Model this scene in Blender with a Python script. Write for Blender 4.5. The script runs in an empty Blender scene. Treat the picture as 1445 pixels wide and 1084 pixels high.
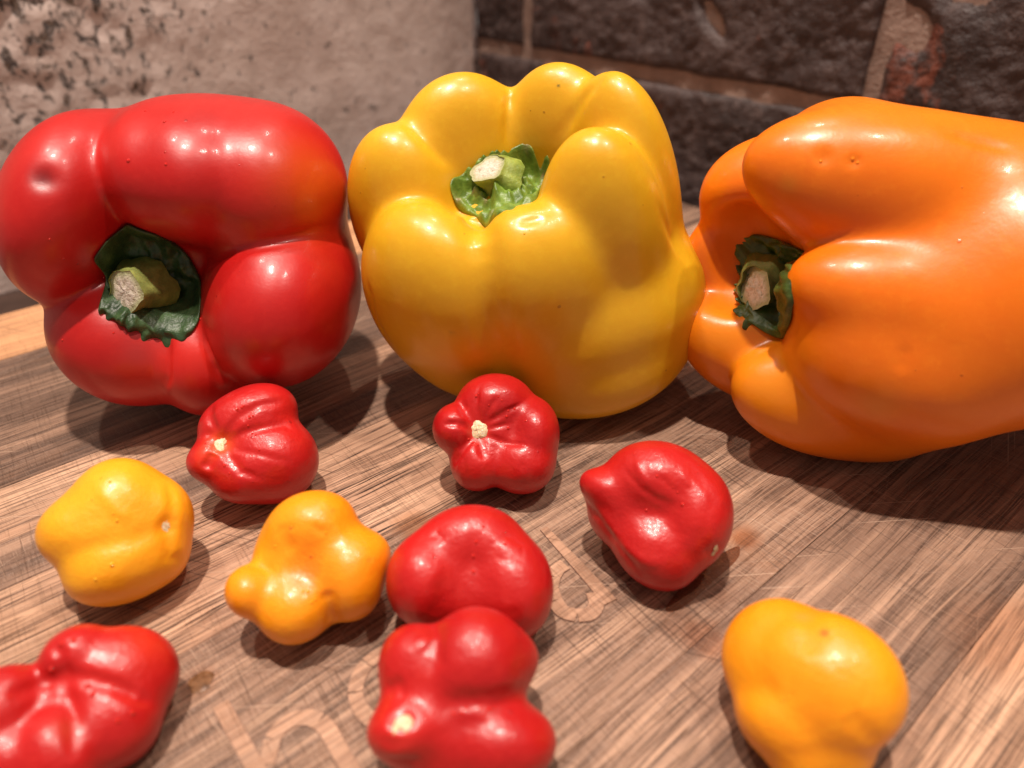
import bpy, bmesh, math, random
import numpy as np
from mathutils import Vector, Matrix, noise
random.seed(7); rng = np.random.default_rng(7)
SC = bpy.context.scene; COL = SC.collection

# ---------------------------------------------------------------- camera
PITCH = math.radians(33.3)
cam_d = bpy.data.cameras.new("camera"); cam = bpy.data.objects.new("camera", cam_d); COL.objects.link(cam)
cam.location = (0, 0, 0.125); cam.rotation_euler = (math.pi/2 - PITCH, 0, 0)
cam_d.sensor_width = 36; cam_d.lens = 36*1050/1445
cam_d.clip_start = 0.005; cam_d.clip_end = 20
cam_d.dof.use_dof = True; cam_d.dof.focus_distance = 0.185; cam_d.dof.aperture_fstop = 9.5
SC.camera = cam
# ---------------------------------------------------------------- room light and lamps
world = bpy.data.worlds.new("World"); SC.world = world; world.use_nodes = True
bg = world.node_tree.nodes["Background"]; bg.inputs[0].default_value = (1.0, 0.84, 0.76, 1); bg.inputs[1].default_value = 0.27
SC.view_settings.view_transform = 'Standard'; SC.view_settings.look = 'None'; SC.view_settings.exposure = -0.08; SC.view_settings.gamma = 1
def ceiling_spot(direction, dist, watt, radius, color):
    """a recessed ceiling spot aimed at the middle of the board"""
    d = Vector(direction).normalized(); tgt = Vector((0.0, 0.19, 0.02))
    l = bpy.data.lights.new("ceiling_spot", 'SPOT'); l.energy = watt; l.shadow_soft_size = radius; l.color = color
    l.spot_size = math.radians(110); l.spot_blend = 0.5
    o = bpy.data.objects.new("ceiling_spot", l); COL.objects.link(o)
    o.location = tgt + d*dist; o.rotation_euler = (-d).to_track_quat('-Z', 'Y').to_euler()
    return o
WARM = (1.0, 0.86, 0.755)
LAMPS = [((-0.07, -0.04, 1.0), 1.5, 108, 0.024), ((0.36, -0.08, 1.0), 1.5, 30, 0.024), ((-0.36, 0.14, 1.0), 1.5, 26, 0.024), ((0.10, 0.42, 1.0), 1.6, 15, 0.024)]
for d, dist, w, rad in LAMPS: ceiling_spot(d, dist, w, rad, WARM)

# ---------------------------------------------------------------- helpers
def tag(o, label=None, cat=None, group=None, kind=None):
    if label: o["label"] = label
    if cat: o["category"] = cat
    if group: o["group"] = group
    if kind: o["kind"] = kind
    return o
def empty(name, loc):
    o = bpy.data.objects.new(name, None); COL.objects.link(o); o.location = loc; o.empty_display_size = 0.01
    return o
def mesh_obj(name, V, F, mat, parent=None, smooth=True, origin=None):
    """link a mesh given in world coordinates; its parents sit unrotated"""
    V = np.asarray(V, float)
    base = np.array(origin if origin is not None else (parent.location if parent else (0, 0, 0)), float)
    me = bpy.data.meshes.new(name); me.from_pydata((V - base).tolist(), [], [list(map(int, f)) for f in F]); me.update()
    if smooth: me.polygons.foreach_set("use_smooth", [True]*len(me.polygons))
    me.materials.append(mat)
    o = bpy.data.objects.new(name, me); COL.objects.link(o)
    if parent is None: o.location = base
    else:
        o.parent = parent
        if origin is not None:
            p = parent; acc = Vector((0, 0, 0))
            while p is not None: acc += p.location; p = p.parent
            o.location = Vector(base) - acc
    return o
class NT:
    def __init__(s, name):
        s.m = bpy.data.materials.new(name); s.m.use_nodes = True; s.t = s.m.node_tree; s.n = s.t.nodes
        s.b = s.n["Principled BSDF"]; s.out = s.n["Material Output"]
    def new(s, kind, **kw):
        n = s.n.new(kind)
        for k, v in kw.items():
            if k.startswith("i_"):
                key = k[2:]; key = int(key) if key.isdigit() else key.replace("_", " ")
                s.put(n.inputs[key], v)
            else: setattr(n, k, v)
        return n
    def put(s, sock, v):
        if isinstance(v, bpy.types.NodeSocket): s.t.links.new(v, sock)
        elif isinstance(v, bpy.types.Node): s.t.links.new(v.outputs[0], sock)
        else: sock.default_value = v
    def set(s, **kw):
        for k, v in kw.items(): s.put(s.b.inputs[k.replace("_", " ")], v)
    def math(s, op, a, b=0.0, clamp=False):
        n = s.new("ShaderNodeMath", operation=op, use_clamp=clamp); s.put(n.inputs[0], a); s.put(n.inputs[1], b); return n.outputs[0]
    def mix(s, f, a, b, mode='MIX'):
        n = s.new("ShaderNodeMix", data_type='RGBA', blend_type=mode)
        s.put(n.inputs[0], f); s.put(n.inputs[6], a); s.put(n.inputs[7], b); return n.outputs[2]
    def noise(s, vec, scale, detail=3.0, rough=0.55, dist=0.0):
        n = s.new("ShaderNodeTexNoise"); s.put(n.inputs["Vector"], vec); n.inputs["Scale"].default_value = scale
        n.inputs["Detail"].default_value = detail; n.inputs["Roughness"].default_value = rough; n.inputs["Distortion"].default_value = dist
        return n.outputs[0]
    def ramp(s, f, *stops):
        n = s.new("ShaderNodeValToRGB"); s.put(n.inputs[0], f); e = n.color_ramp.elements
        while len(e) < len(stops): e.new(0.5)
        for el, (p, c) in zip(e, stops):
            el.position = p; el.color = (c, c, c, 1) if isinstance(c, (int, float)) else (*c, 1)
        return n.outputs[0]
    def mapping(s, vec, scale=(1, 1, 1), rot=(0, 0, 0), loc=(0, 0, 0)):
        n = s.new("ShaderNodeMapping"); s.put(n.inputs[0], vec); n.inputs["Scale"].default_value = scale
        n.inputs["Rotation"].default_value = rot; n.inputs["Location"].default_value = loc; return n.outputs[0]
    def bump(s, h, strength, dist, normal=None):
        n = s.new("ShaderNodeBump"); s.put(n.inputs["Height"], h); n.inputs["Strength"].default_value = strength; n.inputs["Distance"].default_value = dist
        if normal is not None: s.put(n.inputs["Normal"], normal)
        return n.outputs[0]
    def geo(s): return s.new("ShaderNodeNewGeometry").outputs["Position"]
    def obj(s): return s.new("ShaderNodeTexCoord").outputs["Object"]
    def attr(s, name): return s.new("ShaderNodeAttribute", attribute_name=name)

# ---------------------------------------------------------------- implicit pepper shapes
def quat_m(q):
    w, x, y, z = q
    R = np.array([[1-2*(y*y+z*z), 2*(x*y-w*z), 2*(x*z+w*y)], [2*(x*y+w*z), 1-2*(x*x+z*z), 2*(y*z-w*x)], [2*(x*z-w*y), 2*(y*z+w*x), 1-2*(x*x+y*y)]])
    return R
def sdf_ell(P, c, R, r):
    q = (P - c) @ R
    k0 = np.sqrt(((q/r)**2).sum(-1)) + 1e-9
    k1 = np.sqrt(((q/(r*r))**2).sum(-1)) + 1e-9
    return k0*(k0-1.0)/k1
def load(S):
    S = dict(S)
    S['lobes'] = [(np.array(c), quat_m(q), np.array(r)) for c, q, r in S['lobes']]
    S['carve'] = [(np.array(c), quat_m(q), np.array(r), k) for c, q, r, k in S['carve']]
    S['grooves'] = [(np.array(h), a, b) for h, a, b in S['grooves']]
    if 'soft' in S: S['soft'] = (np.array(S['soft'][0]), np.array(S['soft'][1]), *S['soft'][2:])
    return S
def field(P, S):
    """signed-distance-like field: smooth union of lobes, carved cups, tapering grooves and ridges"""
    s = S['blend']; acc = 0.0
    if 'soft' in S:
        p0, ax, a0, a1, s1 = S['soft']; t = np.clip((-((P-p0) @ ax)-a0)/(a1-a0), 0, 1); s = s+(s1-s)*t*t*(3-2*t)
    for c, R, r in S['lobes']: acc = acc + np.exp(np.clip(-sdf_ell(P, c, R, r)/s, -60, 60))
    F = -s*np.log(acc+1e-30)
    for c, R, r, k in S['carve']:
        g = -sdf_ell(P, c, R, r)
        F = k*np.log(np.exp(np.clip(F/k, -60, 60))+np.exp(np.clip(g/k, -60, 60)))
    for pts, rad, dep in S['grooves']:
        near = ((P-pts.mean(0))**2).sum(-1) < (np.linalg.norm(pts-pts.mean(0), axis=1).max()+3.2*rad)**2
        if not near.any(): continue
        Q = P[near]; tap = 1.0
        if len(pts) == 1: d2 = ((Q-pts[0])**2).sum(-1)
        else:
            n = len(pts)-1; d2 = None
            for i in range(n):
                a = pts[i]; ab = pts[i+1]-a; t = np.clip(((Q-a) @ ab)/(ab@ab+1e-12), 0, 1)
                e = ((Q-a-t[..., None]*ab)**2).sum(-1); u = (i+t)/n
                if d2 is None: d2, uu = e, u
                else: m = e < d2; d2 = np.where(m, e, d2); uu = np.where(m, u, uu)
            tap = np.clip((1-uu)*2.5, 0, 1)*(.35+.65*np.clip(uu*5, 0, 1)); tap = tap*tap*(3-2*tap)
        F[near] += dep*tap*np.exp(-d2/(rad*rad))
    return F
def field_big(P, S):
    sh = P.shape[:-1]; P = P.reshape(-1, 3); out = np.empty(len(P))
    for i in range(0, len(P), 200000): out[i:i+200000] = field(P[i:i+200000], S)
    return out.reshape(sh)
def grad(P, S, e):
    return np.stack([field_big(P+np.eye(3)[k]*e, S)-field_big(P-np.eye(3)[k]*e, S) for k in range(3)], -1)/(2*e)
def surface(S, res):
    """surface nets over the field, vertices pulled onto the surface"""
    lo = np.min([c-r.max()*1.15 for c, R, r in S['lobes']], 0); hi = np.max([c+r.max()*1.15 for c, R, r in S['lobes']], 0)
    # coarse pass for tight bounds
    n = 40; ax = [np.linspace(lo[k], hi[k], n) for k in range(3)]
    G = np.stack(np.meshgrid(*ax, indexing='ij'), -1); Fc = field_big(G, S); ins = G[Fc < (hi-lo).max()/n*.6]
    h0 = (hi-lo).max()/n; lo = ins.min(0)-h0*1.3; hi = ins.max(0)+h0*1.3
    h = (hi-lo).max()/res; N = np.ceil((hi-lo)/h).astype(int)+1
    ax = [lo[k]+h*np.arange(N[k]) for k in range(3)]
    G = np.stack(np.meshgrid(*ax, indexing='ij'), -1)
    # coarse-to-fine: only evaluate near the surface
    st = 4; sub = tuple(slice(None, None, st) for _ in range(3)); Fs = field_big(G[sub], S)
    F = np.repeat(np.repeat(np.repeat(Fs, st, 0), st, 1), st, 2)[:N[0], :N[1], :N[2]].copy()
    near = np.abs(F) < h*st*2.6; F[near] = field_big(G[near], S)
    I = F < 0
    c = I[:-1, :-1, :-1]; cnt = np.zeros(c.shape, int)
    for dx in (0, 1):
        for dy in (0, 1):
            for dz in (0, 1): cnt += I[dx:N[0]-1+dx, dy:N[1]-1+dy, dz:N[2]-1+dz]
    cell = (cnt > 0) & (cnt < 8); idx = -np.ones(c.shape, int); idx[cell] = np.arange(cell.sum())
    V = np.stack(np.nonzero(cell), -1)*h + lo + h/2
    acc = np.zeros_like(V); num = np.zeros(len(V)); ci = np.stack(np.nonzero(cell), -1)
    for d in range(3):
        o1, o2 = [k for k in range(3) if k != d]
        for a in (0, 1):
            for b in (0, 1):
                p = ci.copy(); p[:, o1] += a; p[:, o2] += b; q = p.copy(); q[:, d] += 1
                fa = F[p[:, 0], p[:, 1], p[:, 2]]; fb = F[q[:, 0], q[:, 1], q[:, 2]]; m = (fa < 0) != (fb < 0)
                t = np.where(m, fa/(fa-fb+1e-20), 0); pt = p*h+lo; pt[:, d] += t*h
                acc[m] += pt[m]; num[m] += 1
    V = np.where(num[:, None] > 0, acc/np.maximum(num, 1)[:, None], V)
    for _ in range(2):
        g = grad(V, S, h*.3); f = field_big(V, S); st_ = f[:, None]*g/np.maximum((g*g).sum(-1), .3)[:, None]
        l = np.linalg.norm(st_, axis=1, keepdims=True); V = V-st_*np.minimum(1, h*.5/np.maximum(l, 1e-12))
    Q = []
    for d in range(3):
        o1, o2 = [(1, 2), (2, 0), (0, 1)][d]
        sl0 = [slice(1, N[k]-1) for k in range(3)]; sl0[d] = slice(0, N[d]-1); sl1 = list(sl0); sl1[d] = slice(1, N[d])
        A = I[tuple(sl0)]; B = I[tuple(sl1)]
        for flip in (0, 1):
            m = (A & ~B) if flip == 0 else (~A & B)
            p = np.stack(np.nonzero(m), -1); off = np.array([1, 1, 1]); off[d] = 0; p = p+off
            def cid(a, b):
                q = p.copy(); q[:, o1] -= a; q[:, o2] -= b; return idx[q[:, 0], q[:, 1], q[:, 2]]
            quad = np.stack([cid(1, 1), cid(0, 1), cid(0, 0), cid(1, 0)], -1)
            Q.append(quad if flip == 0 else quad[:, ::-1])
    Q = np.concatenate(Q); Q = Q[(Q >= 0).all(1)]
    used = np.unique(Q); mp = -np.ones(len(V), int); mp[used] = np.arange(len(used))
    return V[used], mp[Q], h

SHAPES = {
 'bell_red': {'blend':0.001486,'soft':[[-0.089108,0.190002,0.04418],[0.1299,-0.9857,0.107],-0.00929,0.024154,0.005574],'lobes':[[[-0.113632,0.188332,0.056251],[0.09418,0.17049,-0.6461,0.73799],[0.016265,0.025194,0.029475]],[[-0.090541,0.191969,0.065227],[0.4557,0.47481,-0.47017,0.58807],[0.015995,0.012929,0.023403]],[[-0.080218,0.192718,0.064423],[0.58039,0.57145,-0.34633,0.46544],[0.017854,0.017328,0.026151]],[[-0.06524,0.196503,0.059937],[0.68108,0.64162,-0.18663,0.29937],[0.020382,0.020776,0.026432]],[[-0.063723,0.188268,0.031925],[0.73952,0.64897,0.15918,-0.08128],[0.02085,0.024349,0.034693]],[[-0.085298,0.183386,0.018396],[0.59203,0.47429,0.47069,-0.45055],[0.018419,0.015534,0.026686]],[[-0.103857,0.18026,0.02405],[-0.38014,-0.26343,-0.61409,0.63952],[0.018186,0.021712,0.025201]],[[-0.090507,0.20283,0.042446],[0.74144,0.66742,0.03243,0.06132],[0.02802,0.027428,0.022296]]],'carve':[[[-0.084641,0.156119,0.047858],[0.74144,0.66742,0.03243,0.06132],[0.007432,0.007432,0.013935],0.002601]],'grooves':[[[[-0.0816,0.1811,0.04398],[-0.07364,0.17308,0.0491],[-0.06824,0.17034,0.0518],[-0.06253,0.16965,0.05339],[-0.05764,0.17118,0.05404],[-0.05392,0.1739,0.0544],[-0.05044,0.17787,0.05431],[-0.04739,0.18414,0.05337],[-0.0465,0.20098,0.04849]],0.001672,0.000743],[[[-0.07878,0.16478,0.03224],[-0.07606,0.16115,0.02603],[-0.07475,0.16137,0.01723]],0.001301,0.000929],[[[-0.08709,0.1634,0.03138],[-0.08671,0.16013,0.02792],[-0.08703,0.15817,0.02367],[-0.09058,0.16266,0.01137]],0.001301,0.000929],[[[-0.1057,0.16593,0.07153]],0.002973,0.001115],[[[-0.09293,0.17849,0.03949]],0.005574,0.001858]],'drops':[[[-0.0816,0.17978,0.08055],[-0.109,-0.33,0.938],0.000409],[[-0.08818,0.17107,0.074],[-0.062,-0.784,0.617],0.000446],[[-0.07901,0.16946,0.07367],[-0.035,-0.8,0.598],0.000372],[[-0.07939,0.17144,0.07583],[-0.049,-0.683,0.729],0.00026],[[-0.08076,0.18408,0.08178],[-0.062,-0.188,0.98],0.00026],[[-0.11068,0.15903,0.03348],[-0.379,-0.807,0.453],0.000279],[[-0.09816,0.16004,0.0349],[0.351,-0.676,0.648],0.000297],[[-0.0793,0.16746,0.03486],[-0.66,-0.561,0.499],0.000334],[[-0.10317,0.17209,0.04413],[0.896,-0.442,0.043],0.000279],[[-0.10591,0.16063,0.0591],[0.511,-0.86,0.001],0.00026],[[-0.10521,0.16214,0.05372],[0.637,-0.723,-0.267],0.000223],[[-0.08849,0.18621,0.08145],[-0.019,-0.139,0.99],0.000297]],'tints':[[[-0.049,0.1801,0.0652],0.01152,[0.75,0.1,0.005],0.75],[[-0.0464,0.1888,0.0492],0.00557,[0.7,0.05,0.01],0.4],[[-0.1063,0.1667,0.0711],0.00279,[0.1,0.005,0.008],0.7],[[-0.0924,0.1583,0.0225],0.00836,[0.75,0.03,0.012],0.5],[[-0.0763,0.1626,0.0273],0.00929,[0.75,0.03,0.015],0.5],[[-0.0932,0.1592,0.0293],0.00465,[0.35,0.06,0.06],0.35]],'scars':[],'calyx':{'c':[-0.09572,0.17916,0.03917],'A':[0.1299,-0.9857,0.107],'e1':[0.9914,0.1307,-0.0],'e2':[-0.014,0.1061,0.9943],'poly':[[0.00072,0.01781],[0.00709,0.01483],[0.00934,0.01042],[0.01149,0.00674],[0.0129,0.00173],[0.01474,-0.00088],[0.0145,-0.00584],[0.00849,-0.01527],[0.00176,-0.01522],[-0.00478,-0.0154],[-0.0057,-0.01219],[-0.0092,-0.00845],[-0.00787,0.00181],[-0.00758,0.01058],[-0.00421,0.01456]],'face':[-0.09546,0.16606,0.04314],'r':[0.0065,0.00502]}},
 'bell_yellow': {'blend':0.001795,'soft':[[0.00442,0.192014,0.041643],[-0.1647,-0.2096,0.9638],0.003988,0.029911,0.00678],'lobes':[[[-0.011956,0.208743,0.059548],[0.5275,-0.01405,-0.13377,0.83884],[0.014184,0.021168,0.027542]],[[-0.02736,0.197494,0.049428],[0.08918,-0.07325,-0.11281,0.98689],[0.016662,0.015301,0.027629]],[[-0.019416,0.176145,0.03628],[-0.41622,-0.11985,-0.06107,0.89926],[0.016344,0.02185,0.02712]],[[0.005478,0.171954,0.040651],[0.77374,0.13451,0.00118,-0.61906],[0.014989,0.021759,0.023458]],[[0.023731,0.181584,0.047571],[0.98518,0.11408,-0.07127,-0.10639],[0.017059,0.015372,0.033431]],[[0.030892,0.200233,0.051499],[0.9509,0.07812,-0.1095,0.27873],[0.013447,0.018924,0.038788]],[[0.015527,0.211255,0.060541],[0.79823,0.03595,-0.12962,0.58715],[0.013096,0.01833,0.029159]],[[0.014731,0.191158,0.030668],[0.99071,0.10743,-0.08094,-0.02012],[0.039024,0.031506,0.023354]],[[0.023136,0.186525,0.017255],[0.99071,0.10743,-0.08094,-0.02012],[0.020843,0.021638,0.011043]],[[-0.002178,0.190133,0.050357],[0.99071,0.10743,-0.08094,-0.02012],[0.012976,0.011983,0.010965]]],'carve':[[[-0.007231,0.182421,0.086185],[0.99071,0.10743,-0.08094,-0.02012],[0.008973,0.008973,0.021934],0.002792]],'grooves':[[[[-0.00788,0.18334,0.05748],[-0.00667,0.16275,0.05788],[-0.00632,0.15945,0.05402],[-0.00602,0.15764,0.04948],[-0.00526,0.15678,0.04439],[-0.00451,0.15692,0.03861],[-0.00323,0.15842,0.03181],[-0.0019,0.16093,0.02405],[0.00018,0.16177,0.01807],[0.00237,0.16329,0.0114]],0.003988,0.002792],[[[-0.02744,0.1942,0.07646],[-0.02194,0.19077,0.07296],[-0.01853,0.19058,0.06945],[-0.01514,0.19152,0.06552]],0.001795,0.000598],[[[-0.00065,0.2064,0.0816],[-0.00093,0.20244,0.07801],[-0.00121,0.20035,0.07401],[-0.00122,0.1989,0.06796]],0.001196,0.000798],[[[0.02265,0.19419,0.08862],[0.01999,0.19269,0.08589],[0.01759,0.19421,0.08248],[0.01588,0.19515,0.07884],[0.01411,0.19591,0.07514],[0.01067,0.19728,0.07027]],0.001994,0.000798],[[[0.0352,0.17233,0.06294],[0.0379,0.17464,0.05761],[0.04155,0.18055,0.05054],[0.04407,0.18013,0.0468],[0.04635,0.17861,0.04349],[0.04897,0.17827,0.03959]],0.001795,0.000598],[[[-0.01391,0.16945,0.06049],[-0.01046,0.18308,0.05597],[-0.00585,0.18161,0.05718],[-0.00125,0.16801,0.06269],[0.00289,0.16709,0.06347]],0.000997,-0.000399],[[[-0.03578,0.16882,0.04412],[-0.03529,0.1683,0.03946],[-0.03524,0.16988,0.03356],[-0.03274,0.16864,0.02901],[-0.03114,0.17259,0.02126]],0.001196,0.000399],[[[0.00204,0.16362,0.06186],[0.00779,0.16502,0.06252]],0.001196,0.000598]],'drops':[[[0.00284,0.1615,0.06013],[-0.031,-0.724,0.689],0.000239]],'tints':[[[-0.0181,0.1591,0.0294],0.01595,[0.72,0.4,0.012],0.3],[[0.0163,0.1602,0.0483],0.02393,[0.72,0.39,0.012],0.3],[[-0.0145,0.157,0.0366],0.0006,[0.3,0.2,0.02],0.6],[[0.0118,0.1998,0.0845],0.0004,[0.1,0.1,0.02],1]],'scars':[],'calyx':{'c':[-0.00196,0.19267,0.06103],'A':[-0.1647,-0.2096,0.9638],'e1':[0.7863,-0.6179,0.0],'e2':[0.5955,0.7578,0.2666],'poly':[[-0.001,0.01207],[0.00123,0.0119],[0.00555,0.01272],[0.0063,0.01259],[0.00368,0.01102],[0.01709,-0.0077],[0.01923,-0.01671],[0.01269,-0.01841],[0.0003,-0.01294],[-0.00619,-0.01275],[-0.0079,-0.01201],[-0.00895,-0.00974],[-0.00828,-0.00439],[-0.00873,-0.00282],[-0.00555,0.00264],[-0.00354,0.00781]],'face':[-0.00628,0.19005,0.06634],'r':[0.00538,0.00439]}},
 'bell_orange': {'blend':0.001759,'soft':[[0.087211,0.167509,0.04475],[-0.9745,-0.0006,0.2242],-0.007817,0.023451,0.006254],'lobes':[[[0.101812,0.170495,0.063722],[0.6422,0.35605,-0.51099,-0.44687],[0.019067,0.019747,0.049791]],[[0.080272,0.17952,0.06736],[0.6422,0.35605,-0.51099,-0.44687],[0.016437,0.018343,0.018638]],[[0.1034,0.154609,0.043059],[0.6422,0.35605,-0.51099,-0.44687],[0.018911,0.016544,0.041356]],[[0.082357,0.153698,0.037716],[0.6422,0.35605,-0.51099,-0.44687],[0.01725,0.017493,0.016023]],[[0.090989,0.148379,0.032593],[0.6422,0.35605,-0.51099,-0.44687],[0.016273,0.015794,0.021845]],[[0.082197,0.157793,0.016181],[0.6422,0.35605,-0.51099,-0.44687],[0.013184,0.014823,0.026783]],[[0.126664,0.157334,0.038332],[0.6422,0.35605,-0.51099,-0.44687],[0.023386,0.01569,0.038826]],[[0.074017,0.177992,0.022464],[0.6422,0.35605,-0.51099,-0.44687],[0.01519,0.018646,0.029073]],[[0.079971,0.190594,0.053691],[0.6422,0.35605,-0.51099,-0.44687],[0.016623,0.020894,0.031368]],[[0.076686,0.18997,0.038048],[0.6422,0.35605,-0.51099,-0.44687],[0.013308,0.016684,0.030368]],[[0.110916,0.164584,0.046768],[0.6422,0.35605,-0.51099,-0.44687],[0.025558,0.023145,0.037359]],[[0.128825,0.15367,0.050503],[0.6422,0.35605,-0.51099,-0.44687],[0.026333,0.021163,0.030921]]],'carve':[[[0.059591,0.179628,0.046027],[0.6422,0.35605,-0.51099,-0.44687],[0.007426,0.012898,0.010944],0.003908]],'grooves':[[[[0.0666,0.15961,0.07817]],0.001759,0.000586],[[[0.07246,0.15768,0.07784]],0.001173,0.000586],[[[0.08306,0.13598,0.04501],[0.08308,0.13368,0.03936]],0.001173,0.000391],[[[0.09301,0.1613,0.08248],[0.09673,0.16071,0.08172],[0.10043,0.16008,0.08096],[0.10393,0.15916,0.08029],[0.10713,0.15784,0.07974]],0.001368,0.000391]],'drops':[[[0.07236,0.15836,0.07809],[-0.103,-0.944,0.312],0.000469],[[0.0733,0.15771,0.07753],[-0.474,-0.7,0.535],0.000391],[[0.06623,0.15968,0.07724],[-0.187,-0.745,0.64],0.000391]],'tints':[[[0.0618,0.1518,0.0257],0.01368,[0.85,0.32,0.012],0.6],[[0.053,0.1691,0.0298],0.00977,[0.85,0.3,0.01],0.5],[[0.0865,0.1463,0.0615],0.02345,[0.78,0.13,0.003],0.4],[[0.0801,0.1344,0.0305],0.00489,[0.72,0.27,0.03],0.5],[[0.0605,0.1603,0.0718],0.00235,[0.72,0.27,0.02],0.5]],'scars':[],'calyx':{'c':[0.07132,0.18001,0.03772],'A':[-0.9745,-0.0006,0.2242],'e1':[0.0006,-1.0,0.0],'e2':[0.2242,0.0001,0.9745],'poly':[[-0.02166,0.01035],[-0.01494,0.01173],[0.00256,0.01274],[0.02668,0.01435],[0.02876,0.0077],[0.02467,0.00014],[0.0185,-0.00618],[0.01479,-0.00771],[0.01415,-0.00929],[0.01046,-0.00605],[-0.00215,-0.00461],[-0.00559,0.00045],[-0.00811,0.00828],[-0.00725,0.01044]],'face':[0.06283,0.17398,0.04004],'r':[0.00645,0.00489]}},
 'hab1': {'blend':0.001513,'lobes':[[[-0.065473,0.145912,0.017697],[0.87066,0.44686,0.09387,0.1829],[0.010085,0.007265,0.00918]],[[-0.057285,0.140531,0.010517],[0.87066,0.44686,0.09387,0.1829],[0.010183,0.010192,0.010967]],[[-0.069827,0.136935,0.013719],[0.87066,0.44686,0.09387,0.1829],[0.006531,0.005129,0.0067]],[[-0.063123,0.135549,0.009798],[0.87066,0.44686,0.09387,0.1829],[0.007619,0.006048,0.008397]],[[-0.061231,0.148565,0.019537],[0.87066,0.44686,0.09387,0.1829],[0.008242,0.00646,0.008405]]],'carve':[],'grooves':[[[[-0.06675,0.1353,0.01998],[-0.06334,0.13914,0.02421],[-0.05905,0.14224,0.02564],[-0.05598,0.14421,0.02497],[-0.05348,0.14804,0.02305]],0.001009,0.000673],[[[-0.0662,0.13577,0.02023],[-0.06094,0.13764,0.02167],[-0.05717,0.13879,0.02163],[-0.05374,0.14094,0.02085],[-0.04915,0.14028,0.01717]],0.001009,0.000504],[[[-0.06809,0.13277,0.01889],[-0.06961,0.13038,0.01567]],0.001177,0.001177],[[[-0.06815,0.13716,0.02162],[-0.07065,0.14114,0.02379],[-0.07119,0.14528,0.02392]],0.001177,0.000841],[[[-0.06585,0.1339,0.01902],[-0.06129,0.1298,0.01616],[-0.05541,0.12973,0.01307]],0.001009,0.000504],[[[-0.0657,0.13469,0.01942],[-0.05853,0.13301,0.0187],[-0.05381,0.13264,0.01745],[-0.04971,0.13402,0.01475]],0.000841,0.000252],[[[-0.06672,0.13515,0.01989]],0.002018,0.001345],[[[-0.06997,0.13736,0.02107]],0.001009,0.000673]],'drops':[[[-0.0636,0.14079,0.02545],[0.078,-0.591,0.803],0.000404],[[-0.06271,0.14129,0.0257],[0.136,-0.595,0.792],0.000336],[[-0.06229,0.14162,0.02587],[0.143,-0.571,0.809],0.000269],[[-0.0608,0.13978,0.02396],[0.059,-0.523,0.85],0.00037],[[-0.06006,0.14014,0.0241],[0.15,-0.563,0.813],0.000269],[[-0.06104,0.13849,0.02246],[0.278,-0.913,0.298],0.000269],[[-0.06007,0.13753,0.02093],[-0.017,-0.285,0.958],0.000303],[[-0.05911,0.13704,0.0209],[-0.065,-0.254,0.965],0.000235],[[-0.05768,0.13372,0.01916],[-0.049,-0.696,0.716],0.000235],[[-0.06523,0.13102,0.0168],[0.013,-0.622,0.783],0.00037],[[-0.07041,0.13536,0.01972],[-0.143,-0.255,0.956],0.000269],[[-0.06385,0.12954,0.01575],[-0.124,-0.681,0.721],0.000252]],'tints':[[[-0.0674,0.1355,0.0188],0.00269,[0.9,0.13,0.02],0.8],[[-0.0706,0.1328,0.0188],0.00202,[0.85,0.06,0.01],0.5]],'scars':[[[-0.06737,0.13613,0.01912],[0.088,-0.431,0.898],0.00143,0.00252]]},
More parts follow.
